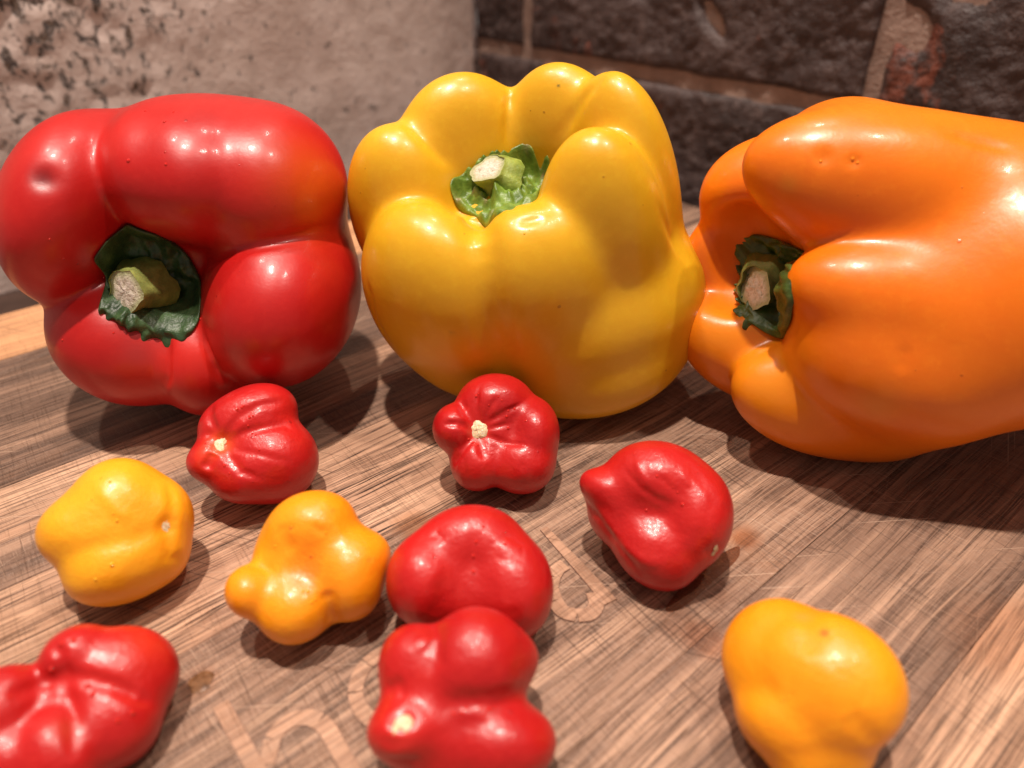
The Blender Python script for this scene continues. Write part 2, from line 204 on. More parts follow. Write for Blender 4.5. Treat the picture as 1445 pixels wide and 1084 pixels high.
 'hab2': {'blend':0.001063,'lobes':[[[-0.01411,0.146057,0.016108],[0.89589,0.44407,0.00596,0.01203],[0.005304,0.005923,0.007032]],[[-0.004111,0.153406,0.018542],[0.89589,0.44407,0.00596,0.01203],[0.009423,0.007369,0.009744]],[[0.005573,0.148495,0.012928],[0.89589,0.44407,0.00596,0.01203],[0.006252,0.008732,0.010633]],[[0.002384,0.142123,0.008248],[0.89589,0.44407,0.00596,0.01203],[0.00823,0.007472,0.009411]],[[-0.008608,0.141385,0.009214],[0.89589,0.44407,0.00596,0.01203],[0.006448,0.006939,0.007927]],[[-0.005104,0.150476,0.011467],[0.89589,0.44407,0.00596,0.01203],[0.010698,0.01183,0.010843]]],'carve':[],'grooves':[[[[-0.00785,0.14209,0.01854],[-0.00855,0.14605,0.02339],[-0.00729,0.15077,0.02637]],0.000709,0.000531],[[[-0.00751,0.14209,0.01854],[-0.00514,0.14483,0.02321],[-0.00296,0.14696,0.02563]],0.000709,0.000443],[[[-0.00717,0.1422,0.01867],[-0.00211,0.14306,0.01929],[0.00295,0.14291,0.02065]],0.00062,0.000443],[[[-0.00716,0.14147,0.01795],[-0.00126,0.14006,0.01628],[0.00458,0.13813,0.01673]],0.000709,0.000531],[[[-0.00783,0.14111,0.01759],[-0.00639,0.13534,0.01366]],0.00124,0.000886],[[[-0.00851,0.14148,0.01795],[-0.01213,0.1378,0.01487],[-0.01401,0.13724,0.00926]],0.000886,0.000709],[[[-0.00919,0.1422,0.01888],[-0.01293,0.14129,0.02101],[-0.01721,0.14201,0.02006]],0.000886,0.000709],[[[-0.00853,0.14292,0.01939],[-0.01143,0.1451,0.02199],[-0.01286,0.14936,0.02214]],0.001063,0.000886],[[[-0.00785,0.14209,0.01854]],0.002126,0.00124],[[[-0.00735,0.14266,0.01917],[-0.00127,0.14476,0.02223],[0.00476,0.1503,0.02254]],0.000709,0.000531],[[[-0.01124,0.13671,0.01468],[-0.01081,0.13451,0.01167],[-0.01065,0.13564,0.00574]],0.000709,0.000177],[[[0.00256,0.13531,0.01475],[0.00227,0.13383,0.00733]],0.000886,0.000266]],'drops':[[[-0.00859,0.14775,0.02448],[0.098,-0.727,0.68],0.00039],[[-0.00808,0.14805,0.0249],[-0.462,-0.605,0.648],0.000283],[[-0.00093,0.14529,0.02185],[0.316,-0.705,0.635],0.000354],[[0.00059,0.14592,0.02203],[-0.023,-0.421,0.907],0.000354],[[-0.00127,0.14428,0.02091],[0.186,-0.831,0.524],0.000319],[[-0.00093,0.14285,0.0186],[0.123,-0.639,0.759],0.000354],[[0.00328,0.14275,0.02077],[-0.513,-0.436,0.74],0.000283],[[-0.00262,0.14061,0.01607],[0.099,-0.564,0.82],0.000283],[[-0.01037,0.14071,0.01684],[0.593,-0.691,0.412],0.000354],[[-0.00934,0.14007,0.01627],[-0.179,-0.112,0.977],0.000425],[[-0.00815,0.13953,0.01606],[0.411,-0.166,0.896],0.000354],[[-0.00548,0.14529,0.02351],[0.234,-0.92,0.314],0.00023],[[-0.00245,0.14588,0.02454],[0.159,-0.741,0.652],0.000248],[[-0.00329,0.14642,0.02518],[-0.019,-0.731,0.682],0.000213]],'tints':[[[-0.0079,0.1424,0.0172],0.00213,[0.8,0.07,0.03],0.7]],'scars':[[[-0.0079,0.1431,0.01778],[-0.103,-0.731,0.674],0.00213,0.00248]]},
 'hab3': {'blend':0.001673,'lobes':[[[0.031756,0.123941,0.018444],[0.90734,0.39961,-0.05261,-0.11946],[0.011196,0.00858,0.010589]],[[0.020007,0.122482,0.017182],[0.87281,0.40268,0.01758,-0.2752],[0.005582,0.003665,0.006088]],[[0.039566,0.11715,0.013702],[0.90734,0.39961,-0.05261,-0.11946],[0.007436,0.010179,0.01063]],[[0.030501,0.112882,0.008597],[0.84551,0.39961,0.05261,-0.35022],[0.009407,0.007602,0.009105]],[[0.024127,0.121872,0.0106],[0.90734,0.39961,-0.05261,-0.11946],[0.007071,0.006787,0.008992]]],'carve':[],'grooves':[[[[0.01589,0.12092,0.01544],[0.01908,0.11548,0.01459],[0.02104,0.11308,0.01283],[0.02277,0.10977,0.01207],[0.02448,0.1072,0.01117],[0.02637,0.10556,0.00933],[0.0317,0.10472,0.00564]],0.001217,0.000456],[[[0.01834,0.11674,0.01644],[0.02024,0.11424,0.01426],[0.02204,0.11134,0.01253],[0.02615,0.10623,0.01271],[0.02914,0.10502,0.01298],[0.03234,0.10461,0.01241]],0.001369,-0.000456],[[[0.02589,0.12073,0.02663],[0.02659,0.11764,0.02541],[0.02928,0.11513,0.02378]],0.00076,-0.000274],[[[0.02337,0.1206,0.02484],[0.02656,0.11588,0.02312],[0.03004,0.11411,0.02181],[0.03406,0.11183,0.02101]],0.00076,0.000228],[[[0.03001,0.1166,0.02592],[0.03276,0.11468,0.02417],[0.03571,0.11273,0.02286]],0.00076,0.000183],[[[0.03438,0.11703,0.0263],[0.03631,0.11452,0.02431]],0.000608,-0.000183],[[[0.04006,0.10702,0.01187],[0.03788,0.10732,0.01757],[0.03938,0.11067,0.02209],[0.04192,0.11532,0.02361]],0.001217,0.000183],[[[0.04081,0.1073,0.01402]],0.001673,0.000456],[[[0.03557,0.12004,0.0272],[0.03779,0.11735,0.02566],[0.03995,0.11466,0.02419],[0.04098,0.11154,0.02223],[0.04248,0.1098,0.01905]],0.001369,0.000228]],'drops':[[[0.0296,0.11668,0.02584],[-0.149,-0.668,0.729],0.000304],[[0.03365,0.11436,0.0235],[-0.137,-0.77,0.624],0.000274],[[0.03449,0.11246,0.02196],[-0.46,-0.612,0.644],0.000395],[[0.02769,0.11395,0.01903],[-0.299,-0.82,0.488],0.000304],[[0.02571,0.1227,0.02675],[-0.441,0.011,0.898],0.000304],[[0.03818,0.11813,0.02557],[0.216,-0.368,0.904],0.000243],[[0.03281,0.11501,0.02426],[-0.14,-0.848,0.512],0.000213],[[0.02657,0.11769,0.02575],[-0.34,-0.538,0.772],0.000228]],'tints':[[[0.0401,0.1072,0.0117],0.00304,[0.7,0.04,0.015],0.6]],'scars':[[[0.04132,0.10796,0.01354],[0.515,-0.857,-0.013],0.00076,0.00122]]},
 'hab4': {'blend':0.001832,'lobes':[[[-0.083098,0.118482,0.017674],[0.85606,0.41346,0.1349,0.27931],[0.008567,0.008834,0.011206]],[[-0.08926,0.11128,0.016131],[0.85606,0.41346,0.1349,0.27931],[0.007275,0.006479,0.008446]],[[-0.081432,0.107742,0.009264],[0.85606,0.41346,0.1349,0.27931],[0.009575,0.007143,0.009857]],[[-0.074711,0.11288,0.009498],[0.85606,0.41346,0.1349,0.27931],[0.005096,0.006284,0.007047]],[[-0.0744,0.118211,0.014746],[0.85606,0.41346,0.1349,0.27931],[0.005112,0.006289,0.007752]],[[-0.081286,0.11254,0.01254],[0.85606,0.41346,0.1349,0.27931],[0.010052,0.011338,0.010156]]],'carve':[],'grooves':[[[[-0.07009,0.11038,0.0175]],0.001691,0.001184],[[[-0.06994,0.11099,0.0179],[-0.06965,0.1144,0.02019],[-0.07318,0.11995,0.02229]],0.001268,0.000493],[[[-0.06999,0.10943,0.01645],[-0.06951,0.10721,0.0127],[-0.06869,0.11019,0.00747]],0.001268,0.000395],[[[-0.07118,0.10962,0.01824],[-0.07452,0.10606,0.01883],[-0.0772,0.10457,0.01937],[-0.08017,0.10355,0.01944],[-0.0841,0.10255,0.01854],[-0.08903,0.10274,0.0164]],0.001973,0.000395],[[[-0.08182,0.11186,0.02665],[-0.07792,0.109,0.02364],[-0.07486,0.10809,0.0207]],0.001127,-0.000296],[[[-0.07028,0.11124,0.01864],[-0.06846,0.11299,0.01696]],0.000564,0.000197]],'drops':[[[-0.07767,0.10751,0.02221],[0.314,-0.72,0.618],0.000338],[[-0.07835,0.10825,0.02339],[0.193,-0.787,0.586],0.000225],[[-0.08025,0.11338,0.02717],[0.141,-0.289,0.947],0.000282],[[-0.08237,0.11417,0.02742],[-0.092,-0.222,0.971],0.000225],[[-0.08273,0.11004,0.02549],[-0.074,-0.559,0.826],0.000225],[[-0.07751,0.10128,0.01658],[0.326,-0.691,0.645],0.000423],[[-0.08028,0.09922,0.0147],[0.102,-0.891,0.442],0.000338]],'tints':[[[-0.0709,0.1095,0.0164],0.00366,[0.95,0.32,0.01],0.5],[[-0.0856,0.1012,0.0161],0.00423,[0.9,0.45,0.01],0.4]],'scars':[[[-0.07079,0.11127,0.01723],[0.715,-0.516,0.471],0.00085,0.00155]]},
 'hab5': {'blend':0.001805,'lobes':[[[-0.040584,0.110771,0.018169],[0.90815,0.37549,0.07074,0.17109],[0.008324,0.00657,0.008377]],[[-0.050989,0.097802,0.013049],[0.90815,0.37549,0.07074,0.17109],[0.003957,0.004524,0.005676]],[[-0.04223,0.096849,0.008679],[0.90815,0.37549,0.07074,0.17109],[0.006582,0.006276,0.007191]],[[-0.032553,0.103107,0.009876],[0.90815,0.37549,0.07074,0.17109],[0.006115,0.0075,0.008328]],[[-0.031852,0.10736,0.011937],[0.90815,0.37549,0.07074,0.17109],[0.006801,0.005259,0.008317]],[[-0.043027,0.10811,0.009714],[0.90815,0.37549,0.07074,0.17109],[0.009451,0.010899,0.007331]],[[-0.040526,0.105442,0.011982],[0.90815,0.37549,0.07074,0.17109],[0.008246,0.008035,0.006904]]],'carve':[],'grooves':[[[[-0.03964,0.10012,0.01821]],0.003333,0.000417],[[[-0.03984,0.1051,0.02451],[-0.03481,0.106,0.02271],[-0.03052,0.10322,0.01978]],0.001111,-0.000208],[[[-0.03848,0.10474,0.02393],[-0.03593,0.1041,0.02174]],0.000694,0.000208],[[[-0.0502,0.09972,0.01767],[-0.04797,0.10016,0.0172],[-0.0446,0.09842,0.01676]],0.001111,0.000278],[[[-0.03468,0.09513,0.00713],[-0.03462,0.09527,0.01287],[-0.03596,0.09671,0.01516]],0.001666,0.000694],[[[-0.04238,0.10432,0.02359]],0.000555,0.000208],[[[-0.0449,0.10541,0.02329],[-0.0432,0.10276,0.0212],[-0.04134,0.10103,0.01917]],0.001666,0.000417]],'drops':[[[-0.03854,0.09575,0.01527],[0.341,-0.327,0.881],0.000361],[[-0.03759,0.09428,0.01403],[0.578,-0.452,0.679],0.000306],[[-0.03708,0.09497,0.01401],[0.661,-0.446,0.604],0.00025],[[-0.03926,0.09555,0.0155],[0.295,-0.291,0.91],0.00025],[[-0.04583,0.10302,0.01978],[-0.424,-0.683,0.595],0.00025],[[-0.04246,0.10452,0.0234],[-0.205,-0.735,0.647],0.000222],[[-0.03594,0.10437,0.02204],[0.322,-0.726,0.608],0.000208]],'tints':[[[-0.039,0.0991,0.0168],0.005,[0.95,0.17,0.003],0.85],[[-0.0425,0.1044,0.0233],0.00042,[0.25,0.05,0.01],0.8],[[-0.0351,0.1084,0.0242],0.00042,[0.5,0.15,0.01],0.6],[[-0.0277,0.1015,0.0177],0.00042,[0.5,0.15,0.01],0.5],[[-0.0502,0.0945,0.0177],0.00555,[0.95,0.28,0.005],0.5]],'scars':[]},
 'hab6': {'blend':0.001671,'lobes':[[[-0.008296,0.107683,0.016107],[0.93128,0.36196,0.01496,0.0385],[0.010201,0.007496,0.008344]],[[-0.017221,0.100879,0.012606],[0.93128,0.36196,0.01496,0.0385],[0.007382,0.008746,0.009056]],[[0.000435,0.100513,0.011166],[0.93128,0.36196,0.01496,0.0385],[0.007708,0.009913,0.009057]],[[-0.008337,0.100908,0.008151],[0.93128,0.36196,0.01496,0.0385],[0.008404,0.007684,0.008363]]],'carve':[],'grooves':[[[[-0.00687,0.10416,0.02356],[-0.00733,0.1004,0.02078],[-0.00769,0.09738,0.01732]],0.001532,0.00039],[[[-0.01537,0.10417,0.02224],[-0.01248,0.10186,0.0221]],0.001114,0.000195],[[[-0.00101,0.10148,0.02118]],0.001811,-0.00039],[[[-0.00371,0.10178,0.02162],[-0.00102,0.10374,0.02173],[0.00211,0.10237,0.02064],[0.00167,0.09903,0.02032],[-0.00167,0.09874,0.02024],[-0.00343,0.10043,0.02075]],0.000418,0.000139],[[[-0.01486,0.09213,0.01265],[-0.01321,0.09385,0.01649],[-0.01383,0.09737,0.0202]],0.001671,0.00039],[[[0.00166,0.09103,0.01],[-7e-05,0.0927,0.01589]],0.001671,0.000293]],'drops':[[[-0.00683,0.10207,0.02189],[0.003,-0.642,0.767],0.000362],[[-0.00734,0.10027,0.01996],[0.025,-0.807,0.59],0.000362],[[-0.00731,0.0982,0.01796],[-0.082,-0.57,0.817],0.000362],[[-0.00552,0.10463,0.02347],[0.142,-0.307,0.941],0.000279],[[-0.01399,0.10422,0.02257],[-0.388,-0.326,0.862],0.000279],[[-0.0147,0.09891,0.0212],[0.26,-0.294,0.92],0.000279],[[-0.00128,0.10171,0.02169],[0.043,-0.204,0.978],0.000306],[[-0.00116,0.10444,0.02198],[0.398,-0.194,0.897],0.000223],[[0.00142,0.10156,0.0209],[0.43,-0.077,0.899],0.000223],[[-0.01112,0.1018,0.02217],[-0.079,-0.584,0.808],0.000195],[[-0.01294,0.09766,0.01989],[0.469,-0.448,0.761],0.000223]],'tints':[],'scars':[]},
 'hab7': {'blend':0.001402,'lobes':[[[-0.006027,0.081918,0.013002],[0.95534,0.28995,0.01659,0.05465],[0.010515,0.006185,0.007998]],[[-0.017196,0.080725,0.01433],[0.95534,0.28995,0.01659,0.05465],[0.005633,0.006398,0.00697]],[[-0.001626,0.070082,0.007571],[0.95534,0.28995,0.01659,0.05465],[0.008982,0.006545,0.007751]],[[-0.017397,0.070691,0.010518],[0.95534,0.28995,0.01659,0.05465],[0.006165,0.004733,0.007095]],[[-0.011237,0.074364,0.009008],[0.95534,0.28995,0.01659,0.05465],[0.010214,0.011551,0.007337]],[[-0.005954,0.080404,0.015271],[0.95534,0.28995,0.01659,0.05465],[0.00821,0.009005,0.008454]]],'carve':[],'grooves':[[[[-0.01714,0.06848,0.0171]],0.001752,0.001495],[[[-0.01345,0.08408,0.02026],[-0.01206,0.08015,0.02195],[-0.01207,0.07676,0.02095],[-0.01407,0.07443,0.01867]],0.001285,0.000467],[[[-0.02067,0.07451,0.01573],[-0.01875,0.07445,0.01771],[-0.01674,0.0717,0.01705]],0.000935,0.000467],[[[0.00231,0.07611,0.01397],[-0.00143,0.07253,0.01676],[-0.00425,0.07172,0.0175],[-0.00707,0.07142,0.01747],[-0.01048,0.07126,0.01678],[-0.01382,0.07063,0.0168]],0.001869,0.000654],[[[-0.02013,0.06633,0.01505],[-0.01781,0.06563,0.01526],[-0.01512,0.06646,0.0158]],0.000935,0.00028],[[[-0.00932,0.0704,0.01601],[-0.00593,0.07041,0.01599],[-0.00255,0.07064,0.01564]],0.001168,-0.000374],[[[-0.01569,0.08066,0.02129],[-0.01375,0.07871,0.02109]],0.001635,-0.000374],[[[-0.01974,0.06536,0.01181],[-0.0166,0.0649,0.01212],[-0.01364,0.06514,0.0112]],0.000818,0.00028]],'drops':[[[-0.00933,0.07033,0.01574],[-0.055,-0.488,0.871],0.00035],[[-0.00796,0.07036,0.01607],[-0.019,-0.471,0.882],0.000304],[[-0.00731,0.07093,0.01633],[-0.047,-0.326,0.944],0.00028],[[-0.00505,0.07105,0.01633],[0.128,-0.299,0.946],0.000304],[[-0.00369,0.07097,0.01589],[0.396,-0.274,0.876],0.000374],[[-0.00291,0.07137,0.01566],[0.344,-0.334,0.878],0.00028],[[-0.01382,0.07979,0.02149],[0.355,-0.172,0.919],0.00035]],'tints':[[[-0.0168,0.0658,0.015],0.00234,[0.6,0.03,0.02],0.4]],'scars':[[[-0.01729,0.0691,0.01614],[-0.059,0.018,0.998],0.0014,0.00245]]},
 'hab8': {'blend':0.000775,'lobes':[[[-0.068741,0.080471,0.010435],[0.91769,0.29804,0.20804,0.16043],[0.009793,0.008865,0.006644]],[[-0.075778,0.0822,0.015203],[0.86121,0.33601,0.1386,0.35525],[0.005482,0.004463,0.005539]],[[-0.084487,0.072127,0.013226],[0.78644,0.35497,0.07815,0.4994],[0.008015,0.00635,0.006143]],[[-0.06795,0.074679,0.007316],[0.90982,0.30683,0.19484,0.20031],[0.007678,0.007847,0.006859]],[[-0.073627,0.068329,0.007844],[0.86121,0.33601,0.1386,0.35525],[0.006641,0.007789,0.006858]],[[-0.080611,0.066954,0.007888],[0.86121,0.33601,0.1386,0.35525],[0.005647,0.007149,0.00681]],[[-0.076722,0.076306,0.007908],[0.86121,0.33601,0.1386,0.35525],[0.009419,0.008729,0.006655]]],'carve':[],'grooves':[[[[-0.07429,0.07644,0.01675],[-0.07013,0.0762,0.01652],[-0.06628,0.07584,0.01513],[-0.0627,0.0754,0.01247],[-0.06046,0.07664,0.00593]],0.001107,0.000996],[[[-0.07429,0.07644,0.01675],[-0.07293,0.07401,0.01503],[-0.07105,0.07106,0.01421],[-0.0698,0.06841,0.01365],[-0.069,0.06622,0.01246],[-0.06857,0.06441,0.01068]],0.001107,0.000775],[[[-0.07429,0.07644,0.01675],[-0.07509,0.0786,0.01939],[-0.07744,0.08113,0.01977]],0.000996,0.000664],[[[-0.07429,0.07644,0.01675],[-0.07692,0.07595,0.01602],[-0.07856,0.07451,0.01668],[-0.07975,0.07275,0.01785],[-0.08124,0.07133,0.01854]],0.001107,0.000664],[[[-0.07426,0.07628,0.0166]],0.001549,0.000443]],'drops':[[[-0.07556,0.08039,0.01999],[-0.249,-0.512,0.822],0.000498],[[-0.07389,0.08096,0.02016],[0.217,-0.126,0.968],0.000443],[[-0.07653,0.07722,0.01755],[0.035,-0.935,0.352],0.000443],[[-0.0702,0.0755,0.01563],[0.234,-0.094,0.968],0.000498],[[-0.06894,0.07426,0.01514],[0.15,-0.344,0.927],0.000443],[[-0.06284,0.07309,0.01185],[0.692,-0.287,0.662],0.000443],[[-0.06443,0.07135,0.0122],[0.509,-0.49,0.708],0.000387],[[-0.07644,0.07551,0.01523],[-0.06,-0.099,0.993],0.000354],[[-0.08025,0.07192,0.01786],[0.701,0.013,0.713],0.000332],[[-0.0666,0.07622,0.01458],[0.331,-0.451,0.829],0.000277]],'tints':[[[-0.0711,0.0687,0.014],0.00221,[0.5,0.06,0.03],0.4],[[-0.0645,0.0838,0.0163],0.00443,[0.75,0.05,0.01],0.4]],'scars':[]},
 'hab9': {'blend':0.001028,'lobes':[[[0.04749,0.082612,0.012727],[0.90271,0.31822,-0.09627,-0.27309],[0.010311,0.010534,0.007784]],[[0.052732,0.076493,0.015824],[0.90271,0.31822,-0.09627,-0.27309],[0.011912,0.010812,0.00875]],[[0.046083,0.074141,0.008534],[0.90271,0.31822,-0.09627,-0.27309],[0.008085,0.006872,0.00854]],[[0.054314,0.070873,0.006858],[0.90271,0.31822,-0.09627,-0.27309],[0.005759,0.006429,0.007092]],[[0.04796,0.069344,0.005742],[0.90271,0.31822,-0.09627,-0.27309],[0.005237,0.004958,0.005713]]],'carve':[],'grooves':[[[[0.05149,0.08908,0.02016],[0.04917,0.08022,0.02454],[0.04751,0.07734,0.02379],[0.04623,0.07509,0.02233]],0.002512,0.000571],[[[0.05061,0.07869,0.02506]],0.000799,0.000137],[[[0.03827,0.07646,0.01089],[0.04091,0.07395,0.0156],[0.04406,0.07338,0.01926]],0.002055,0.000365],[[[0.0439,0.07187,0.01774],[0.04524,0.07161,0.01906]],0.000457,9.1e-05],[[[0.0571,0.06606,0.01454],[0.05314,0.06706,0.01861],[0.05112,0.06787,0.01918]],0.001598,0.000365]],'drops':[[[0.0442,0.0718,0.01784],[-0.618,-0.452,0.643],0.000274],[[0.04345,0.07188,0.01716],[-0.684,-0.384,0.621],0.000228]],'tints':[[[0.0508,0.0789,0.0247],0.00069,[0.35,0.06,0.01],0.9],[[0.0492,0.0835,0.023],0.0016,[0.85,0.3,0.08],0.4],[[0.0418,0.0764,0.0177],0.00685,[0.95,0.33,0.006],0.5],[[0.0602,0.0719,0.0223],0.00343,[0.95,0.33,0.006],0.4]],'scars':[]},
}


# ---------------------------------------------------------------- pepper materials
def skin(name, base, deep, rough, coat, sss, bumpk=1.0):
    m = NT(name); pos = m.geo(); t = m.attr("tint")
    low = m.noise(pos, 38, 3, .5); c = m.mix(m.ramp(low, (.35, 0.0), (.7, 1.0)), (*deep, 1), (*base, 1))
    speck = m.noise(pos, 900, 2, .6); c = m.mix(m.math('MULTIPLY', m.ramp(speck, (.45, 0.0), (.75, 1.0)), .10), c, (min(base[0]*1.1, 1), base[1]*1.2+.01, base[2]+.008, 1))
    c = m.mix(t.outputs["Alpha"], c, t.outputs["Color"])
    vo = m.new("ShaderNodeTexVoronoi"); m.put(vo.inputs["Vector"], pos); vo.inputs["Scale"].default_value = 170; vo.inputs["Randomness"].default_value = 1
    spot = m.ramp(m.math('ADD', vo.outputs["Distance"], m.math('MULTIPLY', m.noise(pos, 60, 2, .5), .35)), (.17, 1.0), (.21, 0.0))
    c = m.mix(m.math('MULTIPLY', spot, .55), c, (deep[0]*.42, deep[1]*.35, deep[2]*.7, 1))
    strk = m.noise(m.mapping(pos, rot=(.5, .3, .2), scale=(1, .22, 1)), 420, 3, .6)
    c = m.mix(m.math('MULTIPLY', m.ramp(strk, (.52, 0.0), (.72, 1.0)), .22), c, (min(base[0]*1.08, 1), base[1]*1.22+.012, base[2]+.008, 1))
    fine = m.noise(pos, 1400, 3, .6); mid = m.noise(pos, 260, 4, .6)
    big = m.noise(pos, 55, 2, .5)
    n = m.bump(big, .35*bumpk, .0016); n = m.bump(mid, .30*bumpk, .0005, n); n = m.bump(fine, .16*bumpk, .00008, n); n = m.bump(spot, .25, .0003, n)
    r = m.math('ADD', m.math('MULTIPLY', m.noise(pos, 120, 4, .6), .16), rough-.10)
    m.set(Base_Color=c, Roughness=r, Normal=n, IOR=1.48, Subsurface_Weight=sss, Subsurface_Scale=.0035, Subsurface_Radius=(1.0, .35, .12), Coat_Weight=coat, Coat_Roughness=.12, Coat_Normal=n)
    return m.m
MAT = {
 'bell_red': skin('red_bell_skin', (.56, .011, .009), (.43, .007, .007), .40, .12, .10, .55),
 'bell_yellow': skin('yellow_bell_skin', (.775, .437, .016), (.72, .37, .010), .37, .12, .12, .55),
 'bell_orange': skin('orange_bell_skin', (.86, .215, .004), (.80, .17, .003), .37, .14, .12, .55),
 'red': skin('red_hot_pepper_skin', (.56, .013, .011), (.43, .007, .008), .40, .14, .12, 2.3),
 'yellow': skin('yellow_hot_pepper_skin', (.94, .42, .014), (.92, .36, .008), .42, .12, .18, 1.9),
 'amber': skin('amber_hot_pepper_skin', (.94, .35, .008), (.92, .29, .005), .42, .12, .18, 1.9),
}
def flesh_mat():
    m = NT("pale_flesh"); pos = m.geo(); k = m.noise(pos, 1600, 3, .6)
    c = m.ramp(k, (.3, (.62, .42, .20)), (.6, (.80, .66, .44)), (.8, (.86, .78, .62)))
    m.set(Base_Color=c, Roughness=.45, Subsurface_Weight=.3, Subsurface_Scale=.001, Normal=m.bump(k, .6, .0004)); return m.m
def calyx_mat(name, a, b):
    m = NT(name); pos = m.geo(); k = m.noise(pos, 260, 4, .6); f = m.noise(pos, 1500, 3, .6)
    c = m.ramp(k, (.32, a), (.55, b), (.75, tuple(min(1, x*1.5+.02) for x in b)))
    t = m.attr("tint"); c = m.mix(t.outputs["Alpha"], c, t.outputs["Color"])
    m.set(Base_Color=c, Roughness=.42, Normal=m.bump(f, .5, .00025, m.bump(k, .5, .0008)), Subsurface_Weight=.05, Subsurface_Scale=.001); return m.m
def pith_mat():
    m = NT("dry_cut_pith"); pos = m.geo(); k = m.noise(pos, 900, 4, .7)
    c = m.ramp(k, (.30, (.34, .28, .18)), (.45, (.64, .56, .44)), (.7, (.80, .70, .62)))
    t = m.attr('tint'); c = m.mix(t.outputs['Alpha'], c, t.outputs['Color'])
    m.set(Base_Color=c, Roughness=.85, Normal=m.bump(k, .9, .0006)); return m.m
FLESH, PITH = flesh_mat(), pith_mat()
def wet(name, base):
    m = NT(name); m.set(Base_Color=(*base, 1), Roughness=.04, IOR=1.45, Coat_Weight=.6, Coat_Roughness=.02, Subsurface_Weight=.2, Subsurface_Scale=.001); return m.m
WET = {MAT['bell_red']: wet('wet_red', (.58, .02, .015)), MAT['red']: wet('wet_red_small', (.58, .02, .015)), MAT['yellow']: wet('wet_yellow', (.92, .42, .02)),
       MAT['amber']: wet('wet_amber', (.92, .34, .012)), MAT['bell_yellow']: wet('wet_bell_yellow', (.78, .42, .02)), MAT['bell_orange']: wet('wet_orange', (.86, .22, .01))}
CALM = {'bell_red': calyx_mat('dark_green_calyx', (.018, .045, .016), (.045, .095, .030)),
        'bell_yellow': calyx_mat('fresh_green_calyx', (.07, .14, .012), (.17, .27, .035)),
        'bell_orange': calyx_mat('olive_green_calyx', (.022, .05, .008), (.06, .105, .016))}
STKM = {'bell_red': calyx_mat('olive_stalk', (.10, .14, .02), (.22, .26, .05)),
        'bell_yellow': calyx_mat('fresh_stalk', (.11, .18, .015), (.22, .30, .04)),
        'bell_orange': calyx_mat('olive_stalk_b', (.06, .10, .012), (.13, .17, .03))}

def add_tint(o, V, items, base_noise=.0):
    me = o.data; a = me.color_attributes.new("tint", 'FLOAT_COLOR', 'POINT'); col = np.zeros((len(V), 4)); 
    for p, r, c, k in items:
        d = np.linalg.norm(V-np.array(p), axis=1)/r
        w = np.exp(-d**2*1.1)*k; A = col[:, 3]; nw = A+w*(1-A)
        col[:, :3] = np.where(nw[:, None] > 1e-6, (col[:, :3]*(A*(1-w))[:, None]+np.array(c)*w[:, None])/np.maximum(nw, 1e-6)[:, None], col[:, :3]); col[:, 3] = nw
    col[col[:, 3] < 1e-4, :3] = items[0][2] if items else (0, 0, 0)
    a.data.foreach_set("color", col.astype(np.float32).ravel())

def frame_of(n):
    n = np.array(n, float); n /= np.linalg.norm(n); h = np.array([0, 0, 1.]) if abs(n[2]) < .9 else np.array([0, 1., 0])
    x = np.cross(h, n); x /= np.linalg.norm(x); return x, np.cross(n, x), n
def disc(center, e1, e2, n, rx, ry, seed, dome=.25, rings=6, seg=28, wob=.12, rag=.0):
    """an uneven low dome"""
    V = [np.array(center)+n*dome*rx]; rs = np.random.default_rng(seed); ph = rs.uniform(0, 6.28, 4)
    for i in range(1, rings+1):
        t = i/rings
        for j in range(seg):
            a = 2*math.pi*j/seg; w = 1+wob*(math.sin(2*a+ph[0])*.6+math.sin(3*a+ph[1])*.5+math.sin(5*a+ph[2])*.35)
            z = dome*rx*(1-t**2)+rs.normal(0, rag*rx)*(t < .95)-.15*rx*(t > .9)
            V.append(np.array(center)+e1*math.cos(a)*rx*t*w+e2*math.sin(a)*ry*t*w+n*z)
    F = [(0, 1+j, 1+(j+1) % seg) for j in range(seg)]
    for i in range(rings-1):
        for j in range(seg):
            a, b = 1+i*seg+j, 1+i*seg+(j+1) % seg; F.append((a, a+seg, b+seg, b))
    return V, F

def cast_axis(S, P0, A, top, length, n=160):
    """first surface point met going against A from the side of the stalk"""
    P0 = np.asarray(P0); t = np.linspace(top, top-length, n); out = np.full(len(P0), np.nan)
    Q = P0[:, None, :]+A[None, None, :]*t[None, :, None]; F = field_big(Q, S); inside = F < 0
    k = inside.argmax(1); ok = inside.any(1); i = np.arange(len(P0))
    k1 = np.maximum(k, 1); f0, f1 = F[i, k1-1], F[i, k1]; u = np.clip(f0/(f0-f1+1e-12), 0, 1)
    out[ok] = (t[k1-1]+(t[k1]-t[k1-1])*u)[ok]; return out

